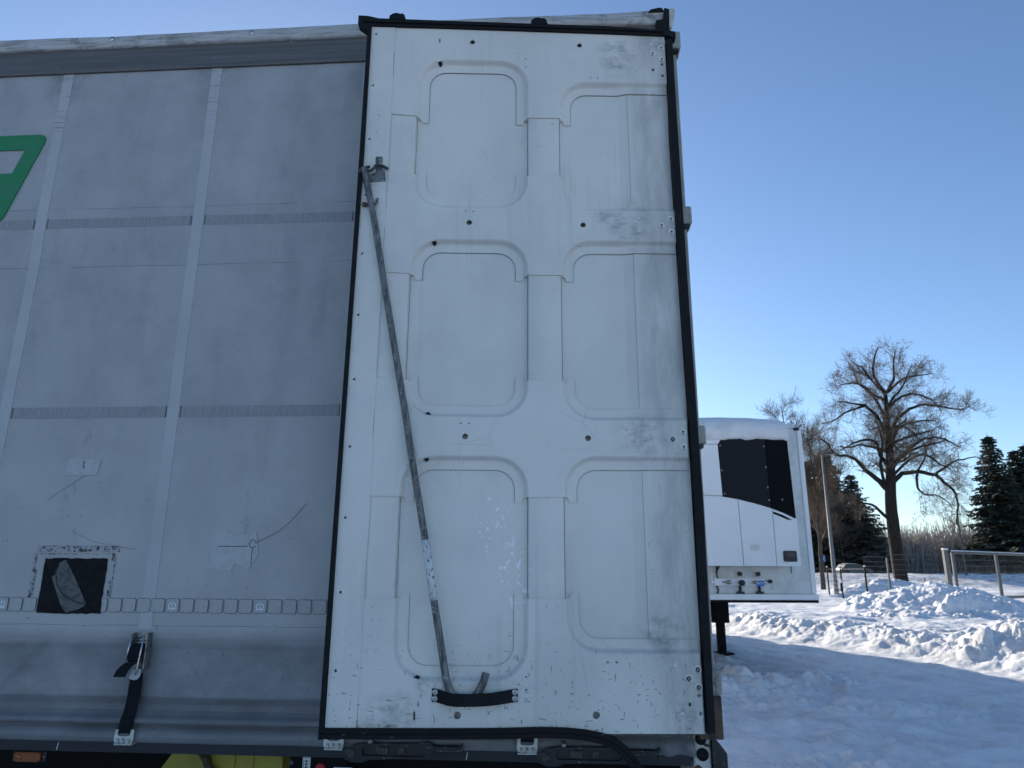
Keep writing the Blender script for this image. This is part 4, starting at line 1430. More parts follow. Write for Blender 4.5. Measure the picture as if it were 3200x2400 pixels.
def build_rail_gear():
    # folding side latches on the rail
    b = MB()
    out = [(-1.198, 1.047), (-1.186, 1.060), (-1.160, 1.075), (-1.13, 1.080), (-.935, 1.084), (-.915, 1.090), (-.895, 1.087), (-.884, 1.076), (-.884, 1.056), (-.898, 1.046), (-.93, 1.040), (-1.10, 1.031), (-1.128, 1.022), (-1.160, 1.022), (-1.185, 1.032)]
    b.prism(out, -.052, -.036, 0, [rrect(-1.128, -.912, 1.043, 1.073, .010, 3)])
    b.prism(rrect(-1.13, -.91, 1.041, 1.075, .008, 3), -.040, -.034, 1)
    la = b.build('rail_latch', ['worn_black', 'black'], TR)
    q = MB(); q.box(-.890, -.790, -.050, -.038, 1.060, 1.079, 0, .004); q.box(-.796, -.788, -.052, -.030, 1.052, 1.084, 0, .002); q.build('latch_handle', 'worn_black', la)
    q = MB().lathe((-1.166, -.052, 1.050), [(.016, 0), (.016, .004), (.010, .007), (.004, .006)], 14); q.build('pivot_bolt', 'dark_steel', la)
    q = MB(); q.box(-1.085, -1.04, -.046, -.039, 1.045, 1.071, 0, .002); q.box(-1.01, -.985, -.045, -.039, 1.045, 1.071, 0, .002); q.build('latch_catch', 'dark_steel', la)
    q = MB(); q.box(-1.11, -1.095, -.05, -.001, 1.079, 1.092, 0, .002); q.build('latch_mount', 'dull_steel', la)
    c = copy_tree(la, TR)
    c.location = (.651, 0, .002)
    # amber side marker
    b = MB(); b.box(-2.402, -2.278, .012, .03, .982, 1.020, 0, .004)
    lm = b.build('side_marker_lamp', 'black', TR)
    q = MB(); q.box(-2.388, -2.292, -.002, .013, .985, 1.016, 0, .004); q.build('lens', 'amber', lm)
    q = MB().lathe((-2.367, -.002, 1.001), [(.010, 0), (.009, .003), (.004, .0045)], 14, smooth=True); q.build('reflector', 'amber', lm)
    q = MB().lathe((-2.284, .012, 1.001), [(.003, 0), (.003, .002)], 8); q.build('screw', 'dull_steel', lm)
    # sticker with print, red cap
    b = MB(); b.box(-1.400, -1.20, .03, .06, .90, 1.021); pn = b.build('rail_bracket', 'chassis', TR)
    q = MB(); q.box(-1.355, -1.328, .0285, .030, .950, 1.0185); stk = q.build('printed_sticker', 'label', pn)
    q = MB()
    rr = random.Random(5)
    for z in (1.0145,):
        for i in range(4): q.box(-1.352 + i * .0055, -1.349 + i * .0055, .0278, .0286, z - .002, z)
    for k in range(5):
        z = 1.006 - k * .0095
        q.box(-1.346, -1.338, .0278, .0286, z - .006, z)
        q.box(-1.353, -1.350, .0278, .0286, z - .0055, z - .001)
        q.box(-1.334, -1.332, .0278, .0286, z - .0045, z - .001)
    q.build('sticker_print', 'black', pn)
    q = MB().lathe((-1.290, .03, .985), [(.016, 0), (.016, .012), (.012, .016)], 16); q.build('red_cap', 'red', pn)
    q = MB().lathe((-1.395, .03, .998), [(.009, 0), (.009, .006), (.005, .008)], 10); q.build('bracket_bolt', 'dark_steel', pn)
    q = MB(); q.box(-1.245, -1.18, .0285, .03, .92, .986); q.build('blank_sticker', 'label', pn)
    # scrape marks on the rail
    for x in (-2.237, -.783):
        q = MB(); q.prism([(x, 1.026), (x + .003, 1.026), (x + .006, 1.05), (x + .004, 1.05)], .0025, .0045); q.build('scrape_mark', 'label', TR)


build_rail_gear()


def build_bag():
    t = thing('tie_down_bundle', 'yellow sheeting bundle with brown rope slung under the curtain trailer', 'bundle', TW @ Vector((-1.66, .16, .70)), R(-4))
    b = MB()
    b.prism([(-.31, 0.0), (-.30, .17), (-.195, .315), (.20, .318), (.21, .17), (.21, 0)], -.05, .14)
    b.prism([(.005, .0), (.012, .318), (.03, .318), (.03, 0)], -.058, -.049)
    b.prism([(.075, .0), (.080, .318), (.098, .318), (.098, 0)], -.056, -.049)
    b.build('sheeting', 'yellow', t)
    b = MB()
    for k in range(3):
        pts = [(-.125 + .018 * k + .17 * u + .012 * math.sin(u * 9 + k), -.062 - .006 * k, .325 - .17 * u ** 1.1 - .012 * k) for u in [i / 10 for i in range(11)]]
        b.tube(pts, .014, 8)
    b.build('rope', 'rope', t)
    b = MB()
    for x in (-.26, .17):
        b.box(x - .015, x + .015, .02, .05, .30, .36)
    b.build('hanger', 'chassis', t)


build_bag()


# ------------------------------------------------------------------ parked box trailer behind, and an unseen one added for shade
def box_trailer(label, loc, rz, full):
    t = thing('box_trailer', label, 'trailer', loc, rz)
    b = MB()
    b.box(-2.5, 0, 0, 13.4, 1.30, 3.97, 0, .03)
    b.build('body', 'reefer', t)
    b = MB(); b.box(-.075, .006, -.03, .05, 1.30, 3.955, 0, .012); b.build('corner_post', 'reefer', t)
    b = MB(); b.box(-2.506, -2.425, -.03, .05, 1.30, 3.955, 0, .012); b.build('corner_post', 'reefer', t)
    b = MB(); b.box(-2.51, .012, -.07, 13.42, 1.206, 1.296, 0, .008); b.build('sill', 'reefer', t)
    b = MB(); b.box(-2.50, .005, -.06, 13.40, 1.165, 1.205); b.build('floor_frame', 'chassis', t)
    b = MB()
    for x in (-1.75, -.95): b.box(x, x + .14, 3.2, 13.1, .80, 1.163)
    b.build('chassis_beam', 'chassis', t)
    for x in (-2.1, -.40):
        b = MB(); b.box(x - .17, x + .13, 3.15, 3.5, .64, 1.16); b.box(x - .07, x + .07, 3.25, 3.40, .08, .64); b.box(x - .19, x + .19, 3.15, 3.50, -.03, .075)
        b.build('landing_leg', 'chassis', t)
    ty = MB(); ty.lathe((0, 0, 0), [(.28, -.17), (.46, -.17), (.52, -.12), (.52, .12), (.46, .17), (.28, .17)], 20, 'x', 0, True)
    tm = ty.mesh('wheel', 'tyre')
    for ay in (8.7, 10.0, 11.3):
        for x in (-2.2, -.30):
            link_mesh('wheel', tm, t, (x, ay, .52))
    if not full:
        return t
    # wall behind and below the cooling unit
    b = MB(); b.box(-2.42, -.08, -.012, .01, 1.30, 3.93); b.build('front_wall', 'reefer_dirty', t)
    b = MB(); b.box(-2.10, -.388, -.36, -.012, 1.72, 3.74, 0, .03)
    u = b.build('cooling_unit', 'reefer', t)
    yf, yb = -.400, -.362
    def lower(x):      # lower edge of the black grille
        return float(np.interp(x, [-1.56, -1.321, -1.046, -.792, -.595, -.40], [2.782, 2.745, 2.684, 2.612, 2.54, 2.449]))
    def panel(x0, x1):
        xs = [x0 + (x1 - x0) * i / 8 for i in range(9)]
        return [(x0, 1.722), (x1, 1.722)] + [(x, lower(x) - .012) for x in xs[::-1]]
    g = .005
    MB().prism([(-2.095, 1.722), (-1.30 - g, 1.722), (-1.318 - g, 2.733), (-1.56, 2.772), (-2.095, 2.80)], yf, yb).build('unit_panel', 'reefer', u)
    pts = panel(-1.30 + g, -.775 - g); pts[-1] = (-1.318 + g, 2.733)
    MB().prism(pts, yf, yb).build('unit_panel', 'reefer', u)
    MB().prism(panel(-.775 + g, -.392), yf, yb).build('unit_panel', 'reefer', u)
    MB().prism([(-2.095, 2.812), (-1.562, 2.790), (-1.585, 3.600), (-2.095, 3.605)], yf, yb).build('unit_panel', 'reefer', u)
    MB().prism([(-2.095, 3.615), (-1.58, 3.612), (-1.50, 3.715), (-.42, 3.728), (-.42, 3.745), (-2.095, 3.745)], yf, yb).build('unit_panel', 'reefer', u)
    xs = [-1.55, -1.321, -1.18, -1.046, -.92, -.800]
    MB().prism([(x, lower(x)) for x in xs] + [(-.806, 3.72), (-1.40, 3.722), (-1.47, 3.708), (-1.54, 3.675), (-1.572, 3.61)], yf - .004, yb).build('unit_grille', 'grille_grey', u)
    xs = [-.792, -.70, -.595, -.50, -.406]
    MB().prism([(x, lower(x)) for x in xs] + [(-.432, 3.722), (-.798, 3.722)], yf - .002, yb).build('unit_grille', 'grille', u)
    sc = MB().lathe((0, 0, 0), [(.013, 0), (.012, .004)], 10); sm = sc.mesh('grille_screw', 'dull_steel')
    for x, z in ((-1.545, 3.585), (-1.335, 3.70), (-1.545, 3.19), (-1.525, 2.82), (-.83, 3.585), (-.825, 3.25), (-.82, 2.93), (-.815, 2.73), (-.60, 2.74)):
        link_mesh('grille_screw', sm, u, (x, yf - .004, z))
    MB().prism([(-.770, 2.519), (-.768, 2.556), (-.62, 2.502), (-.462, 2.424), (-.545, 2.428), (-.66, 2.478)], yf - .002, yf + .01).build('vent_slot', 'grille', u)
    MB().prism(rrect(-1.176, -1.037, 1.955, 2.04, .006, 2), yf - .006, yf + .002).build('name_plate', 'zinc', u)
    b = MB(); b.prism(rrect(-.662, -.455, 1.789, 1.952, .02, 3), yf - .02, yf + .002); b.prism(rrect(-.61, -.49, 1.865, 1.925, .005, 2), yf - .022, yf - .018, 1)
    b.build('control_box', ['black', 'glass'], u)
    # connector bar with couplings
    b = MB(); b.box(-1.70, -.79, -.065, -.012, 1.42, 1.53, 0, .006)
    cb = b.build('connector_bar', 'reefer', t)
    for x, z, w, m in ((-1.45, 1.475, .034, 'dull_steel'), (-1.245, 1.465, .045, 'black'), (-1.03, 1.475, .03, 'dull_steel'), (-.79, 1.49, .03, 'black')):
        q = MB().lathe((x, -.065, z), [(w * .7, 0), (w, .03), (w, .09), (w * .6, .11)], 12); q.build('coupling', m, cb)
    for x, z in ((-1.25, 1.60), (-.955, 1.60)):
        q = MB(); q.box(x - .05, x + .05, -.05, -.012, z - .04, z + .04, 0, .006); q.lathe((x, -.05, z), [(.035, 0), (.035, .05), (.02, .06)], 10, mi=1); q.build('socket', ['reefer_dirty', 'black'], cb)
    for x in (-1.245, -.935):
        q = MB(); q.tube([(x, -.04, 1.42), (x, -.05, 1.36), (x - .01, -.04, 1.31)], .022, 8); q.box(x - .055, x + .055, -.07, -.012, 1.300, 1.335); q.build('cable_end', 'black', cb)
    q = MB(); q.tube([(-1.60, -.05, 1.72), (-1.62, -.06, 1.62), (-1.60, -.06, 1.53)], .012, 6); q.tube([(-1.56, -.05, 1.72), (-1.60, -.06, 1.66), (-1.62, -.06, 1.60)], .012, 6); q.tube([(-1.62, -.04, 1.42), (-1.60, -.045, 1.36), (-1.61, -.03, 1.30)], .014, 6); q.build('cable', 'black', t)
    for x in (-1.675, -1.52, -1.49, -.83):
        for z in ((1.445, 1.505) if x in (-1.675, -.83) else (1.475,)):
            q = MB().lathe((x, -.065, z), [(.012, 0), (.011, .004)], 8); q.build('bar_bolt', 'black', cb)
    q = MB(); q.box(-.99, -.865, -.075, -.068, 1.417, 1.500, 0); q.box(-.972, -.945, -.077, -.075, 1.44, 1.478, 1); q.box(-.93, -.885, -.077, -.075, 1.445, 1.452, 1); q.box(-.93, -.885, -.077, -.075, 1.462, 1.475, 1); q.build('blue_tag', ['blue', 'label'], cb)
    q = MB(); q.box(-.757, -.672, -.0135, -.012, 1.35, 1.50, 0)
    for k in range(5): q.box(-.75, -.68, -.0145, -.0135, 1.365 + k * .026, 1.371 + k * .026, 1)
    q.build('wall_sticker', ['label', 'dull_steel'], t)
    q = MB(); q.tube([(-.385, -.03, 1.72), (-.383, -.03, 1.615)], .006, 6); q.build('drain_tube', 'black', t)
    b = MB(); b.box(-.11, -.03, -.05, .03, 3.93, 3.985, 0, .01); b.build('corner_lamp', 'black', t)
    return t


BT = box_trailer('white refrigerated box trailer with black cooling unit front', (4.85, 11.75, 0), R(4), True)
box_trailer('unseen plain white box trailer added behind the curtain trailer to shade the ground', (4.85 - 3.75, 11.75 - .25, 0), R(4), False)  # unseen, added as stand-in for whatever shades the ground here


def roof_snow():
    u = np.linspace(-2.49, -.035, 60)
    prof = [(-.39, 3.695), (-.415, 3.70), (-.45, 3.735), (-.45, 3.81), (-.37, 3.92), (-.25, 3.985), (-.1, 4.03), (.15, 4.06), (.6, 4.08), (3, 4.10), (8, 4.10), (13.2, 4.08), (13.35, 4.0), (13.36, 3.965)]
    U, K = np.meshgrid(u, np.arange(len(prof)))
    Y = np.array([p[0] for p in prof])[K]; Z = np.array([p[1] for p in prof])[K]
    # crowned across the roof, thinner to the right and towards both sides
    e = np.minimum(1, np.minimum((U + 2.5) / .18, (-U) / .22)); e = np.clip(e, 0, 1) ** .6
    crown = 1 - ((U + 1.25) / 1.25) ** 2
    base = np.where(K < 4, Z, 3.972)
    Z = base + (Z - base) * (.25 + .75 * e) + .085 * crown * (K >= 3)
    Z = Z + np.where(K < 3, .03 * fbm(U / .18, K * .5, 5, 3) + .045 * fbm(U / .7, K * 0., 8, 2) - .02, .006 * fbm(U / .3, K * .6, 6, 2))
    Y = Y + np.where(K < 6, .02 * fbm(U / .25, K * .4, 7, 2), 0)
    # the snow on the unit stops with the unit
    right = sstep(-.42, -.30, U)
    Y = np.where(K < 7, Y + right * np.clip(.02 - Y, 0, 1), Y)
    Z = np.where(K < 5, Z + right * (3.975 - Z), Z)
    b = MB().grid(U, Y, Z)
    o = b.build('roof_snow', 'snow', None, (4.85, 11.75, 0), (0, 0, R(4)))
    tag(o, 'thick cap of snow drooping over the refrigerated trailer roof', 'snow')


roof_snow()


# ------------------------------------------------------------------ trees
class Twigs:
    """many thin tapered tubes as one mesh"""
    def __init__(s): s.v = []; s.f = []

    def tube(s, P, r0, r1, n=3):
        k = len(P); m0 = len(s.v)
        for i, p in enumerate(P):
            a = P[max(i - 1, 0)]; c = P[min(i + 1, k - 1)]
            d = Vector(c) - Vector(a)
            d = d.normalized() if d.length > 1e-9 else Vector((0, 0, 1))
            u = d.cross(Vector((.3, .9, .2))); u = u.normalized() if u.length > 1e-6 else Vector((1, 0, 0))
            w = d.cross(u)
            r = r0 + (r1 - r0) * i / (k - 1)
            for j in range(n):
                t = 2 * math.pi * j / n
                q = Vector(p) + u * (math.cos(t) * r) + w * (math.sin(t) * r)
                s.v.append((q.x, q.y, q.z))
        for i in range(k - 1):
            for j in range(n):
                a = m0 + i * n + j; b = m0 + i * n + (j + 1) % n
                s.f.append((a, b, b + n, a + n))

    def build(s, name, mat, parent=None):
        me = bpy.data.meshes.new(name)
        me.from_pydata(s.v, [], s.f)
        me.materials.append(MT[mat])
        me.polygons.foreach_set('use_smooth', [True] * len(s.f))
        me.update()
        o = bpy.data.objects.new(name, me)
        COL.objects.link(o)
        o.parent = parent
        return o


def rv(rng, s=1.):
    return Vector((rng.gauss(0, s), rng.gauss(0, s), rng.gauss(0, s)))


def smooth_path(P, rng, j=.06, sub=3):
    out = []
    for i in range(len(P) - 1):
        a, b = Vector(P[i]), Vector(P[i + 1])
        p0 = Vector(P[max(i - 1, 0)]); p3 = Vector(P[min(i + 2, len(P) - 1)])
        for k in range(sub):
            t = k / sub
            q = .5 * ((2 * a) + (-p0 + b) * t + (2 * p0 - 5 * a + 4 * b - p3) * t * t + (-p0 + 3 * a - 3 * b + p3) * t ** 3)
            out.append(q + rv(rng, j * .5))
    out.append(Vector(P[-1]))
    return out


def branch_out(tw, fine, rng, path, r0, level, length, droop=0., density=1.):
    """side shoots along a limb, going finer each level"""
    n = len(path)
    total = sum((path[i + 1] - path[i]).length for i in range(n - 1))
    cnt = max(2, int(total / (.28 if level == 1 else .145) * density))
    for _ in range(cnt):
        t = rng.uniform(.12, 1.0)
        i = min(int(t * (n - 1)), n - 2)
        p = path[i].lerp(path[i + 1], t * (n - 1) - i)
        d = (path[i + 1] - path[i]).normalized()
        side = rv(rng).cross(d)
        side = side.normalized() if side.length > 1e-6 else Vector((1, 0, 0))
        L = length * rng.uniform(.45, 1.15) * (1.1 - .45 * t)
        dirv = (d * rng.uniform(.35, .9) + side * rng.uniform(.5, 1.0) + Vector((0, 0, rng.uniform(-.05, .45) - droop))).normalized()
        P = [p]
        m = 4 if level == 1 else 3
        for k in range(m):
            dirv = (dirv + rv(rng, .16) + Vector((0, 0, .06 - droop * .30 * k))).normalized()
            P.append(P[-1] + dirv * (L / m))
        ra = max(.010, r0 * (.55 if level == 1 else .5) * (1.1 - .6 * t))
        (tw if level == 1 else fine).tube(P, ra, max(.0065, ra * .4), 3)
        if level < 3:
            branch_out(tw, fine, rng, P, ra, level + 1, length * .55, droop, density)


LIME = dict(
    trunk=[(0.03, -.1), (-0.02, 2.31), (-0.06, 5.72), (0.0, 7.82), (0.21, 9.95), (0.34, 12.13), (0.52, 14.35), (0.66, 16.3)],
    limbs=[([(0.67, 16.38), (-0.06, 17.67), (-0.09, 18.6), (0.28, 19.84), (0.6, 20.5)], .16), ([(0.69, 16.38), (1.5, 17.68), (1.79, 19.38), (2.0, 20.4)], .16),
           ([(-0.45, 5.86), (-1.4, 6.83), (-2.2, 7.17), (-2.92, 7.13)], .17), ([(-0.3, 8.24), (-1.1, 9.23), (-1.87, 9.94), (-2.36, 10.66), (-3.16, 11.23), (-4.3, 11.37), (-4.78, 12.25), (-5.6, 13.0)], .27),
           ([(0.03, 10.24), (-0.44, 11.11), (-0.73, 12.27), (-1.86, 12.48), (-2.91, 12.11), (-3.83, 11.67)], .18),
           ([(0.27, 8.81), (1.22, 9.53), (2.53, 9.68), (3.92, 9.4), (4.92, 8.41), (5.26, 7.85), (5.28, 6.59), (5.02, 5.34)], .25),
           ([(3.9, 9.43), (5.05, 10.27), (6.27, 10.71), (7.6, 10.79)], .13), ([(0.28, 9.95), (1.44, 11.12), (2.71, 12.0), (3.78, 12.44), (5.07, 12.3), (6.26, 11.58)], .21),
           ([(0.51, 12.86), (1.41, 14.2), (2.55, 15.11), (3.94, 15.57), (5.53, 15.43), (6.98, 15.28), (7.9, 15.6)], .19),
           ([(0.58, 14.8), (1.94, 16.01), (3.29, 16.17), (4.52, 15.57), (5.1, 14.52)], .14), ([(0.33, 12.86), (-0.45, 14.49), (-1.24, 15.24), (-2.39, 15.38), (-3.4, 15.52)], .18),
           ([(-1.24, 15.24), (-2.61, 14.78), (-3.88, 13.87), (-4.94, 13.5)], .12), ([(0.72, 12.28), (1.48, 13.61), (2.33, 13.47), (3.1, 12.73), (3.99, 12.89)], .14),
           ([(2.45, 9.61), (2.3, 8.54), (2.86, 7.98), (4.12, 7.84), (4.99, 7.0)], .13), ([(0.61, 16.3), (-0.24, 17.36), (-1.13, 18.59), (-1.96, 19.2)], .13),
           ([(0.9, 16.4), (2.31, 17.69), (3.69, 18.0), (5.0, 18.3)], .13), ([(0.42, 14.2), (-0.28, 15.84), (-1.04, 16.9), (-2.35, 17.05), (-3.12, 16.74)], .15),
           ([(-0.25, 8.38), (-0.51, 9.95), (-0.24, 11.54), (-0.2, 13.01), (-0.49, 14.19)], .17), ([(2.39, 9.68), (3.33, 11.27), (3.18, 12.29)], .10),
           ([(0.3, 9.24), (1.95, 10.68), (3.14, 10.98), (4.46, 10.12), (5.11, 9.7)], .14), ([(0.58, 14.8), (1.28, 16.0), (2.21, 16.92), (3.2, 18.6)], .14), ([(0.58, 15.1), (0.32, 16.0), (-0.78, 16.6), (-1.69, 17.66), (-1.73, 18.59)], .14)])


def lime_tree():
    rng = random.Random(21)
    t = thing('lime_tree', 'big bare old tree with thick trunk behind the fence', 'tree', (31.0, 58.4, -.1))
    b = MB()
    tp = smooth_path([(x, .15 * math.sin(z * .4), z) for x, z in LIME['trunk']], rng, .02)
    n = len(tp)
    rad = [np.interp(q.z, [-.2, .5, 2, 6, 8, 10, 12, 14, 16.4], [.66, .56, .50, .46, .42, .35, .28, .21, .15]) for q in tp]
    b.tube(tp, [float(r) for r in rad], 12)
    b.build('trunk', 'bark', t)
    tw = Twigs(); fine = tw
    for k, (pts, r) in enumerate(LIME['limbs']):
        y0 = 0.; dy = rng.uniform(-1, 1) * .55
        P = [(x + .53 * dy * .9 * i, dy * .9 * i, z) for i, (x, z) in enumerate(pts)]
        sp = smooth_path(P, rng, .07)
        m = len(sp)
        MB().tube(sp, [r * .80 * (1 - .85 * i / (m - 1)) + .015 for i in range(m)], 7).build('limb', 'bark', t)
        branch_out(tw, fine, rng, sp, r * .22, 1, 2.1, .26 if pts[-1][1] < 13 else .03, .86)
    # branches running towards and away from the viewer fill the crown
    for k in range(16):
        z = rng.uniform(8.5, 16); a = rng.choice((90, -90)) + rng.uniform(-50, 50)
        L = rng.uniform(2.5, 5.0) * (1.0 if z < 13 else .75)
        P = [Vector((np.interp(z, [0, 8, 16], [0, 0, .6]), 0, z))]
        for i in range(4):
            P.append(P[-1] + Vector((math.cos(R(a)) * L / 4, math.sin(R(a)) * L / 4, rng.uniform(.2, .8) - .18 * i)))
        sp = smooth_path(P, rng, .07)
        m = len(sp)
        MB().tube(sp, [.13 * (1 - .8 * i / (m - 1)) + .012 for i in range(m)], 6).build('limb', 'bark', t)
        branch_out(tw, fine, rng, sp, .04, 1, 1.7, .15, .9)
    tag(tw.build('crown', 'twig', t), kind='stuff')
    return t


lime_tree()


def bare_tree(name, label, loc, H, spread, seed, mat='twig', bark='bark_grey', trunk_r=.22, stems=1, clear=.25, density=.7, group=None, levels=1):
    rng = random.Random(seed)
    t = thing(name, label, 'tree', loc, 0, group)
    tr = MB(); tw = Twigs(); fine = tw
    for s in range(stems):
        a = rng.uniform(0, 6.28); lean = .0 if stems == 1 else rng.uniform(.05, .22)
        P = [Vector((0 if stems == 1 else .35 * math.cos(a), 0 if stems == 1 else .35 * math.sin(a), -.2))]
        hh = H * rng.uniform(.85, 1.0)
        for i in range(6):
            P.append(P[-1] + Vector((math.cos(a) * lean * hh / 6 + rng.gauss(0, .12), math.sin(a) * lean * hh / 6 + rng.gauss(0, .12), hh / 6)))
        sp = smooth_path(P, rng, .04)
        m = len(sp)
        rr = trunk_r / math.sqrt(stems)
        tr.tube(sp, [rr * (1 - .9 * i / (m - 1)) + .01 for i in range(m)], 8)
        nl = int(H * 1.5)
        for k in range(nl):
            u = rng.uniform(clear, .97)
            i = min(int(u * (m - 1)), m - 2)
            p = sp[i]
            ang = rng.uniform(0, 6.283)
            L = spread * rng.uniform(.55, 1.05) * math.sin(math.pi * min(1, .18 + .85 * (u - clear) / (1 - clear) * .9 + .0)) ** .6 * (1.05 - .45 * u)
            d = Vector((math.cos(ang), math.sin(ang), rng.uniform(.5, 1.1)))
            Q = [p]
            for q in range(4):
                Q.append(Q[-1] + (d + rv(rng, .2)).normalized() * (L / 4)); d.z += .04
            r0 = rr * .35 * (1.1 - u)
            tw.tube(Q, r0 + .02, .016, 4)
            branch_out(tw, fine, rng, Q, r0 * .7 + .012, 2 if levels == 1 else 1, spread * .34, -.05, density)
    tr.build('trunk', bark, t)
    tag(tw.build('crown', mat, t), kind='stuff')
    return t


bare_tree('bare_tree', 'bare crown rising above the snowy box trailer roof', (25.9, 68, 0), 18.2, 5.2, 5, 'twig_brown', density=1.1, trunk_r=.2, clear=.4)
bare_tree('bare_tree', 'tall bare tree between the white box trailer and the lamp mast', (29.2, 69, 0), 16.0, 6.0, 8, 'twig', density=1.1, trunk_r=.24, clear=.3)
bare_tree('bare_tree', 'brownish twiggy tree in front of the left spruces behind the lamp mast', (48.6, 107, 1.3), 13.0, 4.6, 13, 'twig_brown', density=.7, trunk_r=.16, stems=3, clear=.15)
bare_tree('birch_tree', 'slender pale birch in the far thicket left of the big trunk', (62.0, 124, 1.3), 10.5, 2.2, 17, 'far', 'far', .14, 1, .3, .6)
bare_tree('birch_tree', 'taller of the slender pale birches left of the big trunk', (60.2, 126, 1.3), 12.0, 2.0, 18, 'far', 'far', .14, 1, .35, .6)


def spruce_mesh(seed, H, Rb, clear):
    rng = random.Random(seed)
    v = []; f = []
    z = clear
    while z < H * .985:
        u = (z - clear) / (H - clear)
        rad = Rb * (1 - u) ** .85 * rng.uniform(.82, 1.12) + .12
        nb = max(5, int(6 + 6 * (1 - u)))
        a0 = rng.uniform(0, 6.28)
        for k in range(nb):
            a = a0 + k * 6.283 / nb + rng.uniform(-.25, .25)
            L = rad * rng.uniform(.7, 1.1)
            droop = rng.uniform(.15, .45) * (1.2 - u)
            ca, sa = math.cos(a), math.sin(a)
            steps = max(3, int(L / .28))
            for i in range(steps):
                t = (i + .5) / steps
                x = L * t
                zz = z + rng.uniform(-.1, .1) - droop * L * t + .25 * droop * L * t * t * 1.3
                wid = (.16 + .55 * L * .35 * math.sin(math.pi * min(1, t * .8 + .15))) * rng.uniform(.7, 1.2)
                for sgn in (-1, 1):
                    for q in range(2):
                        # a hanging spray on each side of the branch
                        w = wid * rng.uniform(.5, 1.0)
                        fx = x + rng.uniform(-.1, .1); tipx = fx + w * rng.uniform(.2, .6)
                        tz = zz - w * rng.uniform(.15, .75)
                        p0 = (fx - .06, 0., zz + .03); p1 = (fx + .22, 0., zz - .03)
                        p2 = (tipx + .14, sgn * w, tz - .10); p3 = (tipx - .10, sgn * w * .8, tz + .03)
                        m0 = len(v)
                        for p in (p0, p1, p2, p3):
                            v.append((p[0] * ca - p[1] * sa, p[0] * sa + p[1] * ca, p[2]))
                        f.append((m0, m0 + 1, m0 + 2, m0 + 3))
        z += rng.uniform(.22, .42) * (.75 + .4 * (1 - u))
    # leader
    m0 = len(v)
    v += [(-.08, 0, H * .96), (.08, 0, H * .96), (0, .02, H * 1.01)]
    f.append((m0, m0 + 1, m0 + 2))
    me = bpy.data.meshes.new('spruce_crown')
    me.from_pydata(v, [], f)
    me.update()
    return me


def spruces():
    m1 = spruce_mesh(3, 15.0, 3.8, 2.4); m1.materials.append(MT['needle'])
    m2 = spruce_mesh(4, 12.6, 4.5, .6); m2.materials.append(MT['needle2'])
    m3 = spruce_mesh(6, 14.0, 3.6, 2.4); m3.materials.append(MT['needle'])

    def spruce(label, loc, me, H, rz, s=1., group=None):
        t = thing('spruce_tree', label, 'tree', loc, rz, group)
        t.scale = (s * 1.15, s * 1.15, s)
        b = MB(); b.tube([(0, 0, -.3), (.05, 0, H * .4), (0, 0, H * .97)], [.26, .17, .02], 8)
        b.build('trunk', 'bark', t)
        link_mesh('crown', me, t)
        return t
    spruce('dark spruce standing nearest the big bare tree, right of it', (70.7, 104, 1.3), m1, 15, 0, 1.35)
    spruce('dark spruce whose top shows just right of the tallest spruce', (77.0, 108, 1.3), m3, 14, 1.1, 1.34)
    spruce('dark spruce cut off by the right edge of the picture', (78.0, 107, 1.3), m3, 14, 2.6, 1.38)
    spruce('brownish spruce right behind the lamp mast', (49.6, 112, 1.3), m2, 12.6, .4, 1.50)
    spruce('broad low spruce sloping down towards the big trunk', (52.4, 110, 1.3), m2, 12.6, 2.1, 1.2)
    spruce('spruce half hidden behind the white box trailer', (47.4, 114, 1.3), m2, 12.6, 3.9, 1.42)


spruces()


def thicket():
    rng = random.Random(77)
    tw = Twigs()
    for k in range(10000):
        y = rng.uniform(112, 150)
        q = rng.uniform(.33, .84)
        x = q * y
        # uneven skyline
        hh = 6.4 + 1.6 * math.sin(x * .11 + 1.3) + 1.3 * math.sin(x * .37) + rng.gauss(0, .8)
        if .60 < q < .68: hh += 1.0
        hh = max(1.5, hh * rng.uniform(.45, 1.05))
        p = Vector((x, y, 1.1))
        d = Vector((rng.gauss(0, .12), rng.gauss(0, .12), 1)).normalized()
        P = [p, p + d * hh * .5, p + d * hh * .5 + (d + rv(rng, .12)).normalized() * hh * .5]
        tw.tube(P, .075, .03, 3)
        for j in range(5):
            s = P[1].lerp(P[2], rng.random() * .9) if rng.random() < .7 else P[0].lerp(P[1], rng.uniform(.4, 1))
            e = s + Vector((rng.gauss(0, .45), rng.gauss(0, .3), rng.uniform(.3, 1.1)))
            tw.tube([s, e], .04, .02, 3)
    o = tw.build('bare_thicket', 'far')
    tag(o, 'grey brown thicket of bare bushes beyond the road', 'thicket', kind='stuff')
    # farther, denser mass of the same scrub
    tw = Twigs()
    for k in range(4200):
        y = rng.uniform(150, 190); q = rng.uniform(.33, .86); x = q * y
        hh = 6.8 + 1.2 * math.sin(x * .07) + rng.gauss(0, .9)
        p = Vector((x, y, 1.1)); e = p + Vector((rng.gauss(0, .5), 0, max(2, hh)))
        tw.tube([p, e], .14, .06, 3)
    o = tw.build('far_scrub', 'far')
    tag(o, 'pale far scrub closing the view behind the thicket', 'scrub', kind='stuff')


thicket()


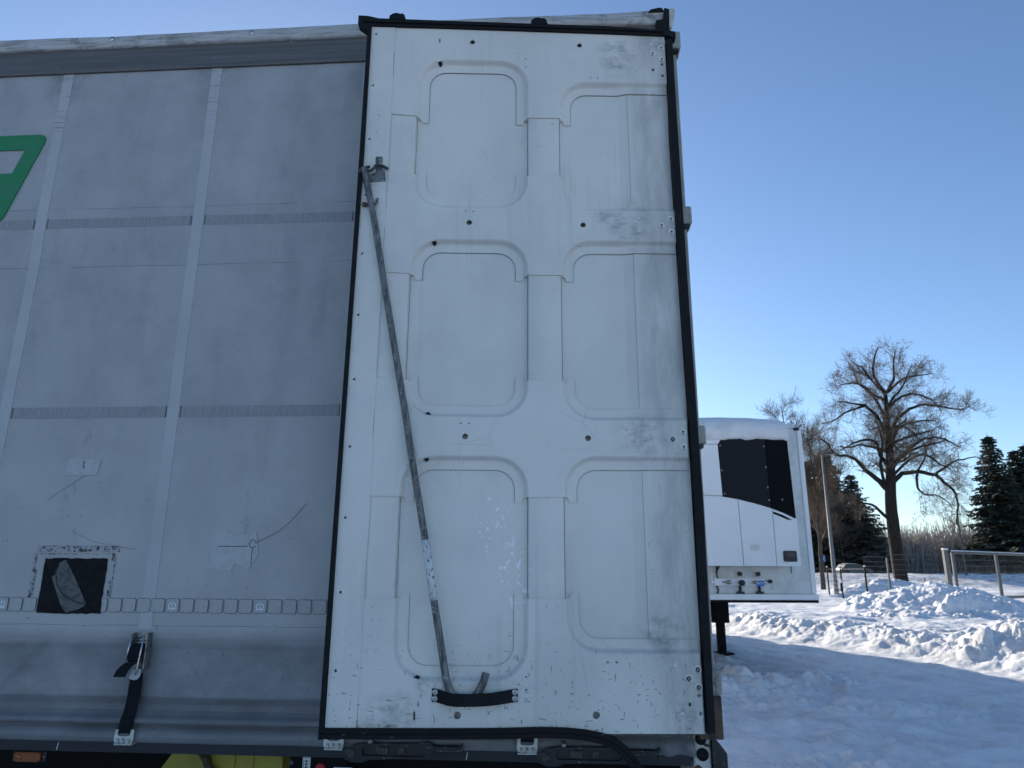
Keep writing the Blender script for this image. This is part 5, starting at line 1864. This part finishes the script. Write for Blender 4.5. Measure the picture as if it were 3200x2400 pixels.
# ------------------------------------------------------------------ fence, gate, mast, signs, car
def welded_panel(b, A, B, z0, z1, nh, step, rw=.0028, double=True):
    A = Vector(A); B = Vector(B)
    L = (B - A).length
    n = max(2, int(L / step))
    for i in range(n + 1):
        p = A.lerp(B, i / n)
        b.tube([(p.x, p.y, z0), (p.x, p.y, z1)], rw * .55, 3, cap=False)
    for i in range(nh):
        z = z0 + .04 + (z1 - z0 - .06) * i / (nh - 1)
        for dz in ((-.012, .012) if double else (0,)):
            b.tube([(A.x, A.y, z + dz), (B.x, B.y, z + dz)], rw, 4, cap=False)


def fence():
    t = thing('wire_fence', 'welded wire fence on dark green posts left of the gate', 'fence', (17.0, 36, 0))
    O = Vector((17.0, 36, 0))
    pts = [Vector((15.4, 47.0, 0)), Vector((18.1, 42.0, 0)), Vector((16.43, 36.62, 0)), Vector((16.76, 34.75, 0))]
    pts = [Vector((13.8, 42.3, 0)), Vector((18.1, 42.0, 0)), Vector((17.4, 38.75, 0)), Vector((16.76, 34.75, 0))]
    for p in pts:
        b = MB()
        q = p - O
        g = gz(p.x, p.y)
        b.box(q.x - .035, q.x + .035, q.y - .035, q.y + .035, g - .3, 1.87, 0, .006)
        po = b.build('post', 'fence_green', t)
        c = MB(); c.box(q.x - .042, q.x + .042, q.y - .042, q.y + .042, 1.87, 1.92, 0, .012); c.build('snow_topped_cap', 'snow', po)
    for a, c in zip(pts[:-1], pts[1:]):
        b = MB()
        welded_panel(b, a - O, c - O, .25, 1.78, 7, .14)
        b.build('wire_panel', 'wire', t)
    b = MB(); q = pts[2] - O
    b.box(q.x - .12, q.x + .0, q.y - .12, q.y - .04, .62, 1.05, 0, .01); b.build('lock_box', 'fence_green', t)
    b = MB(); b.box(q.x - .15, q.x - .02, q.y - .13, q.y - .03, 1.06, 1.25, 0, .03); b.build('snowy_lock_top', 'snow', t)
    # taller galvanised section
    t2 = thing('wire_fence', 'taller galvanised wire fence in front of the big trunk', 'fence', (20.6, 40, 0))
    O2 = Vector((20.6, 40, 0))
    A, B, C = Vector((18.96, 39.4, 0)), Vector((21.7, 42.2, 0)), Vector((24.6, 41.9, 0))
    for p in (B,):
        b = MB(); q = p - O2
        b.box(q.x - .045, q.x + .045, q.y - .045, q.y + .045, -.3, 2.42, 0, .008); b.build('post', 'gate', t2)
    for a, c, z in ((A, B, 2.46), (B, C, 2.62)):
        b = MB(); welded_panel(b, a - O2, c - O2, .3, z, 9, .14); b.build('wire_panel', 'wire', t2)


fence()


def gate():
    t = thing('sliding_gate', 'grey steel framed gate with wire mesh at the right edge', 'gate', (18.0, 30.2, 0))
    O = Vector((18.0, 30.2, 0))
    p0 = Vector((17.98, 30.2, 0)) - O; p0b = Vector((18.45, 30.5, 0)) - O; p1 = Vector((21.75, 32.75, 0)) - O; p2 = Vector((26.6, 36.2, 0)) - O
    b = MB(); b.box(p0.x - .09, p0.x + .09, p0.y - .09, p0.y + .09, -.2, 2.53, 0, .015); g = b.build('gate_post', 'gate', t)
    c = MB(); c.box(p0.x - .11, p0.x + .11, p0.y - .11, p0.y + .11, 2.53, 2.60, 0, .03); c.build('snowy_cap', 'snow', g)
    top = MB(); top.tube([(p0b.x, p0b.y, 2.45), (p1.x, p1.y, 2.45), (p2.x, p2.y, 2.45)], .05, 8); fr = top.build('top_rail', 'gate', t)
    c = MB(); c.tube([(p0b.x, p0b.y, 2.50), (p2.x, p2.y, 2.50)], .035, 6); c.build('snow_line', 'snow', fr)
    b = MB(); b.tube([(p0b.x + .05, p0b.y, .56), (p1.x, p1.y, .56), (p2.x, p2.y, .56)], .06, 8); br = b.build('bottom_rail', 'gate', t)
    c = MB(); c.tube([(p0b.x, p0b.y, .65), (p0b.x + 1.2, p0b.y + .85, .68), (p0b.x + 2.0, p0b.y + 1.4, .64)], [.07, .10, .03], 8); c.build('snow_line', 'snow', br)
    for q in (p0b, p1, p2):
        b = MB(); b.box(q.x - .06, q.x + .06, q.y - .05, q.y + .05, .0 if q is p1 else .45, 2.44, 0, .01); b.build('upright', 'gate', t)
    for a, c in ((p0b, p1), (p1, p2)):
        b = MB(); welded_panel(b, a, c, .60, 2.42, 8, .13, .0045, False); b.build('wire_panel', 'wire', t)
        b = MB(); welded_panel(b, a, c, .02, .52, 3, .13, .0045, False); b.build('wire_panel', 'wire', t)


gate()


def mast():
    x, y = 18.55, 42.1
    t = thing('lamp_mast', 'tall grey lamp mast with a small flat lamp head', 'street lamp', (x, y, 0))
    b = MB(); b.tube([(0, 0, -.2), (0, 0, .8), (0, 0, 8.35)], [.13, .12, .055], 12); b.build('pole', 'mast', t)
    b = MB(); b.tube([(0, 0, 8.33), (.10, 0, 8.42), (.25, 0, 8.43)], .05, 8); b.build('bracket', 'lamp_head', t)
    b = MB(); b.prism([(.12, 8.38), (.95, 8.44), (.95, 8.48), (.3, 8.52), (.08, 8.47)], -.14, .14); b.build('lamp_head', 'lamp_head', t)
    b = MB(); b.box(-.07, .07, -.14, -.12, .5, 1.0); b.build('service_door', 'mast', t)


mast()


def signs():
    y = 76.
    x = .4255 * y
    t = thing('road_sign', 'small blue road sign on a thin pole left of the lamp mast', 'sign', (x, y, gz(x, y)))
    b = MB(); b.tube([(0, 0, -.4), (0, 0, 3.3)], .035, 8); b.build('pole', 'gate', t)
    b = MB(); b.prism(rrect(-.33, .33, 2.55, 3.20, .04, 2), -.06, -.04); sg = b.build('plate', 'blue', t)
    b = MB()
    b.prism([(-.20, 2.66), (-.13, 2.66), (-.13, 3.06), (-.20, 3.06)], -.066, -.058)
    b.prism([(-.13, 2.90), (.02, 2.90), (.02, 2.96), (-.13, 2.96)], -.066, -.058)
    b.prism([(.10, 2.66), (.17, 2.66), (.17, 3.02), (.10, 3.02)], -.066, -.058)
    b.build('white_mark', 'label', sg)
    y = 78.; x = .5625 * y; g = gz(x, y)
    t = thing('marker_post', 'short roadside marker post in the snow right of the big trunk', 'post', (x, y, g))
    b = MB(); b.prism([(-.06, -.2), (.06, -.2), (.06, 1.0), (-.06, 1.08)], -.03, .03); m = b.build('post', 'gate', t)
    b = MB(); b.box(-.062, .062, -.033, -.029, .78, .95); b.build('reflector_band', 'black', m)
    y = 88.; x = .620 * y
    t = thing('utility_pole', 'slim wooden pole standing between the gate and the thicket', 'pole', (x, y, gz(x, y)))
    b = MB(); b.tube([(0, 0, -.4), (0, 0, 7.6)], [.14, .09], 8); b.build('shaft', 'wood', t)
    b = MB(); b.box(-.5, .5, -.05, .05, 7.1, 7.2); b.build('cross_arm', 'wood', t)


signs()


def car():
    y = 95.0; x = .4665 * y
    t = thing('estate_car', 'dark car with snow on its roof passing behind the fence posts', 'car', (x, y, 1.12), R(6))
    prof = [(-2.1, .32), (-2.15, .70), (-2.05, .92), (-1.75, 1.02), (-1.45, 1.38), (-.9, 1.48), (.3, 1.46), (.75, 1.30), (1.15, 1.0), (1.9, .86), (2.12, .70), (2.15, .35)]
    b = MB(); b.prism(prof, -.85, .85); bo = b.build('body', 'car', t)
    for pts in (([(-1.62, 1.03), (-1.38, 1.34), (-.75, 1.40), (-.75, 1.03)]), ([(-.68, 1.03), (-.68, 1.41), (.25, 1.39), (.62, 1.27), (.95, 1.03)])):
        b = MB(); b.prism(pts, -.858, -.846); b.prism(pts, .846, .858); b.build('side_window', 'glass', bo)
    b = MB(); b.lathe((0, 0, 0), [(.2, -.1), (.32, -.1), (.33, 0), (.32, .1), (.2, .1)], 16); wm = b.mesh('wheel', 'tyre')
    for wx in (-1.35, 1.35):
        for wy in (-.78, .78):
            link_mesh('wheel', wm, t, (wx, wy, .33))
    for ya, yb in ((-.86, -.55), (.55, .86)):
        b = MB(); b.box(1.98, 2.14, ya, yb, .62, .80); b.build('tail_light', 'red', bo)
    b = MB(); b.prism([(-1.3, 1.47), (-.9, 1.53), (.2, 1.51), (.4, 1.45)], -.7, .7); b.build('roof_snow_layer', 'snow', bo)


car()
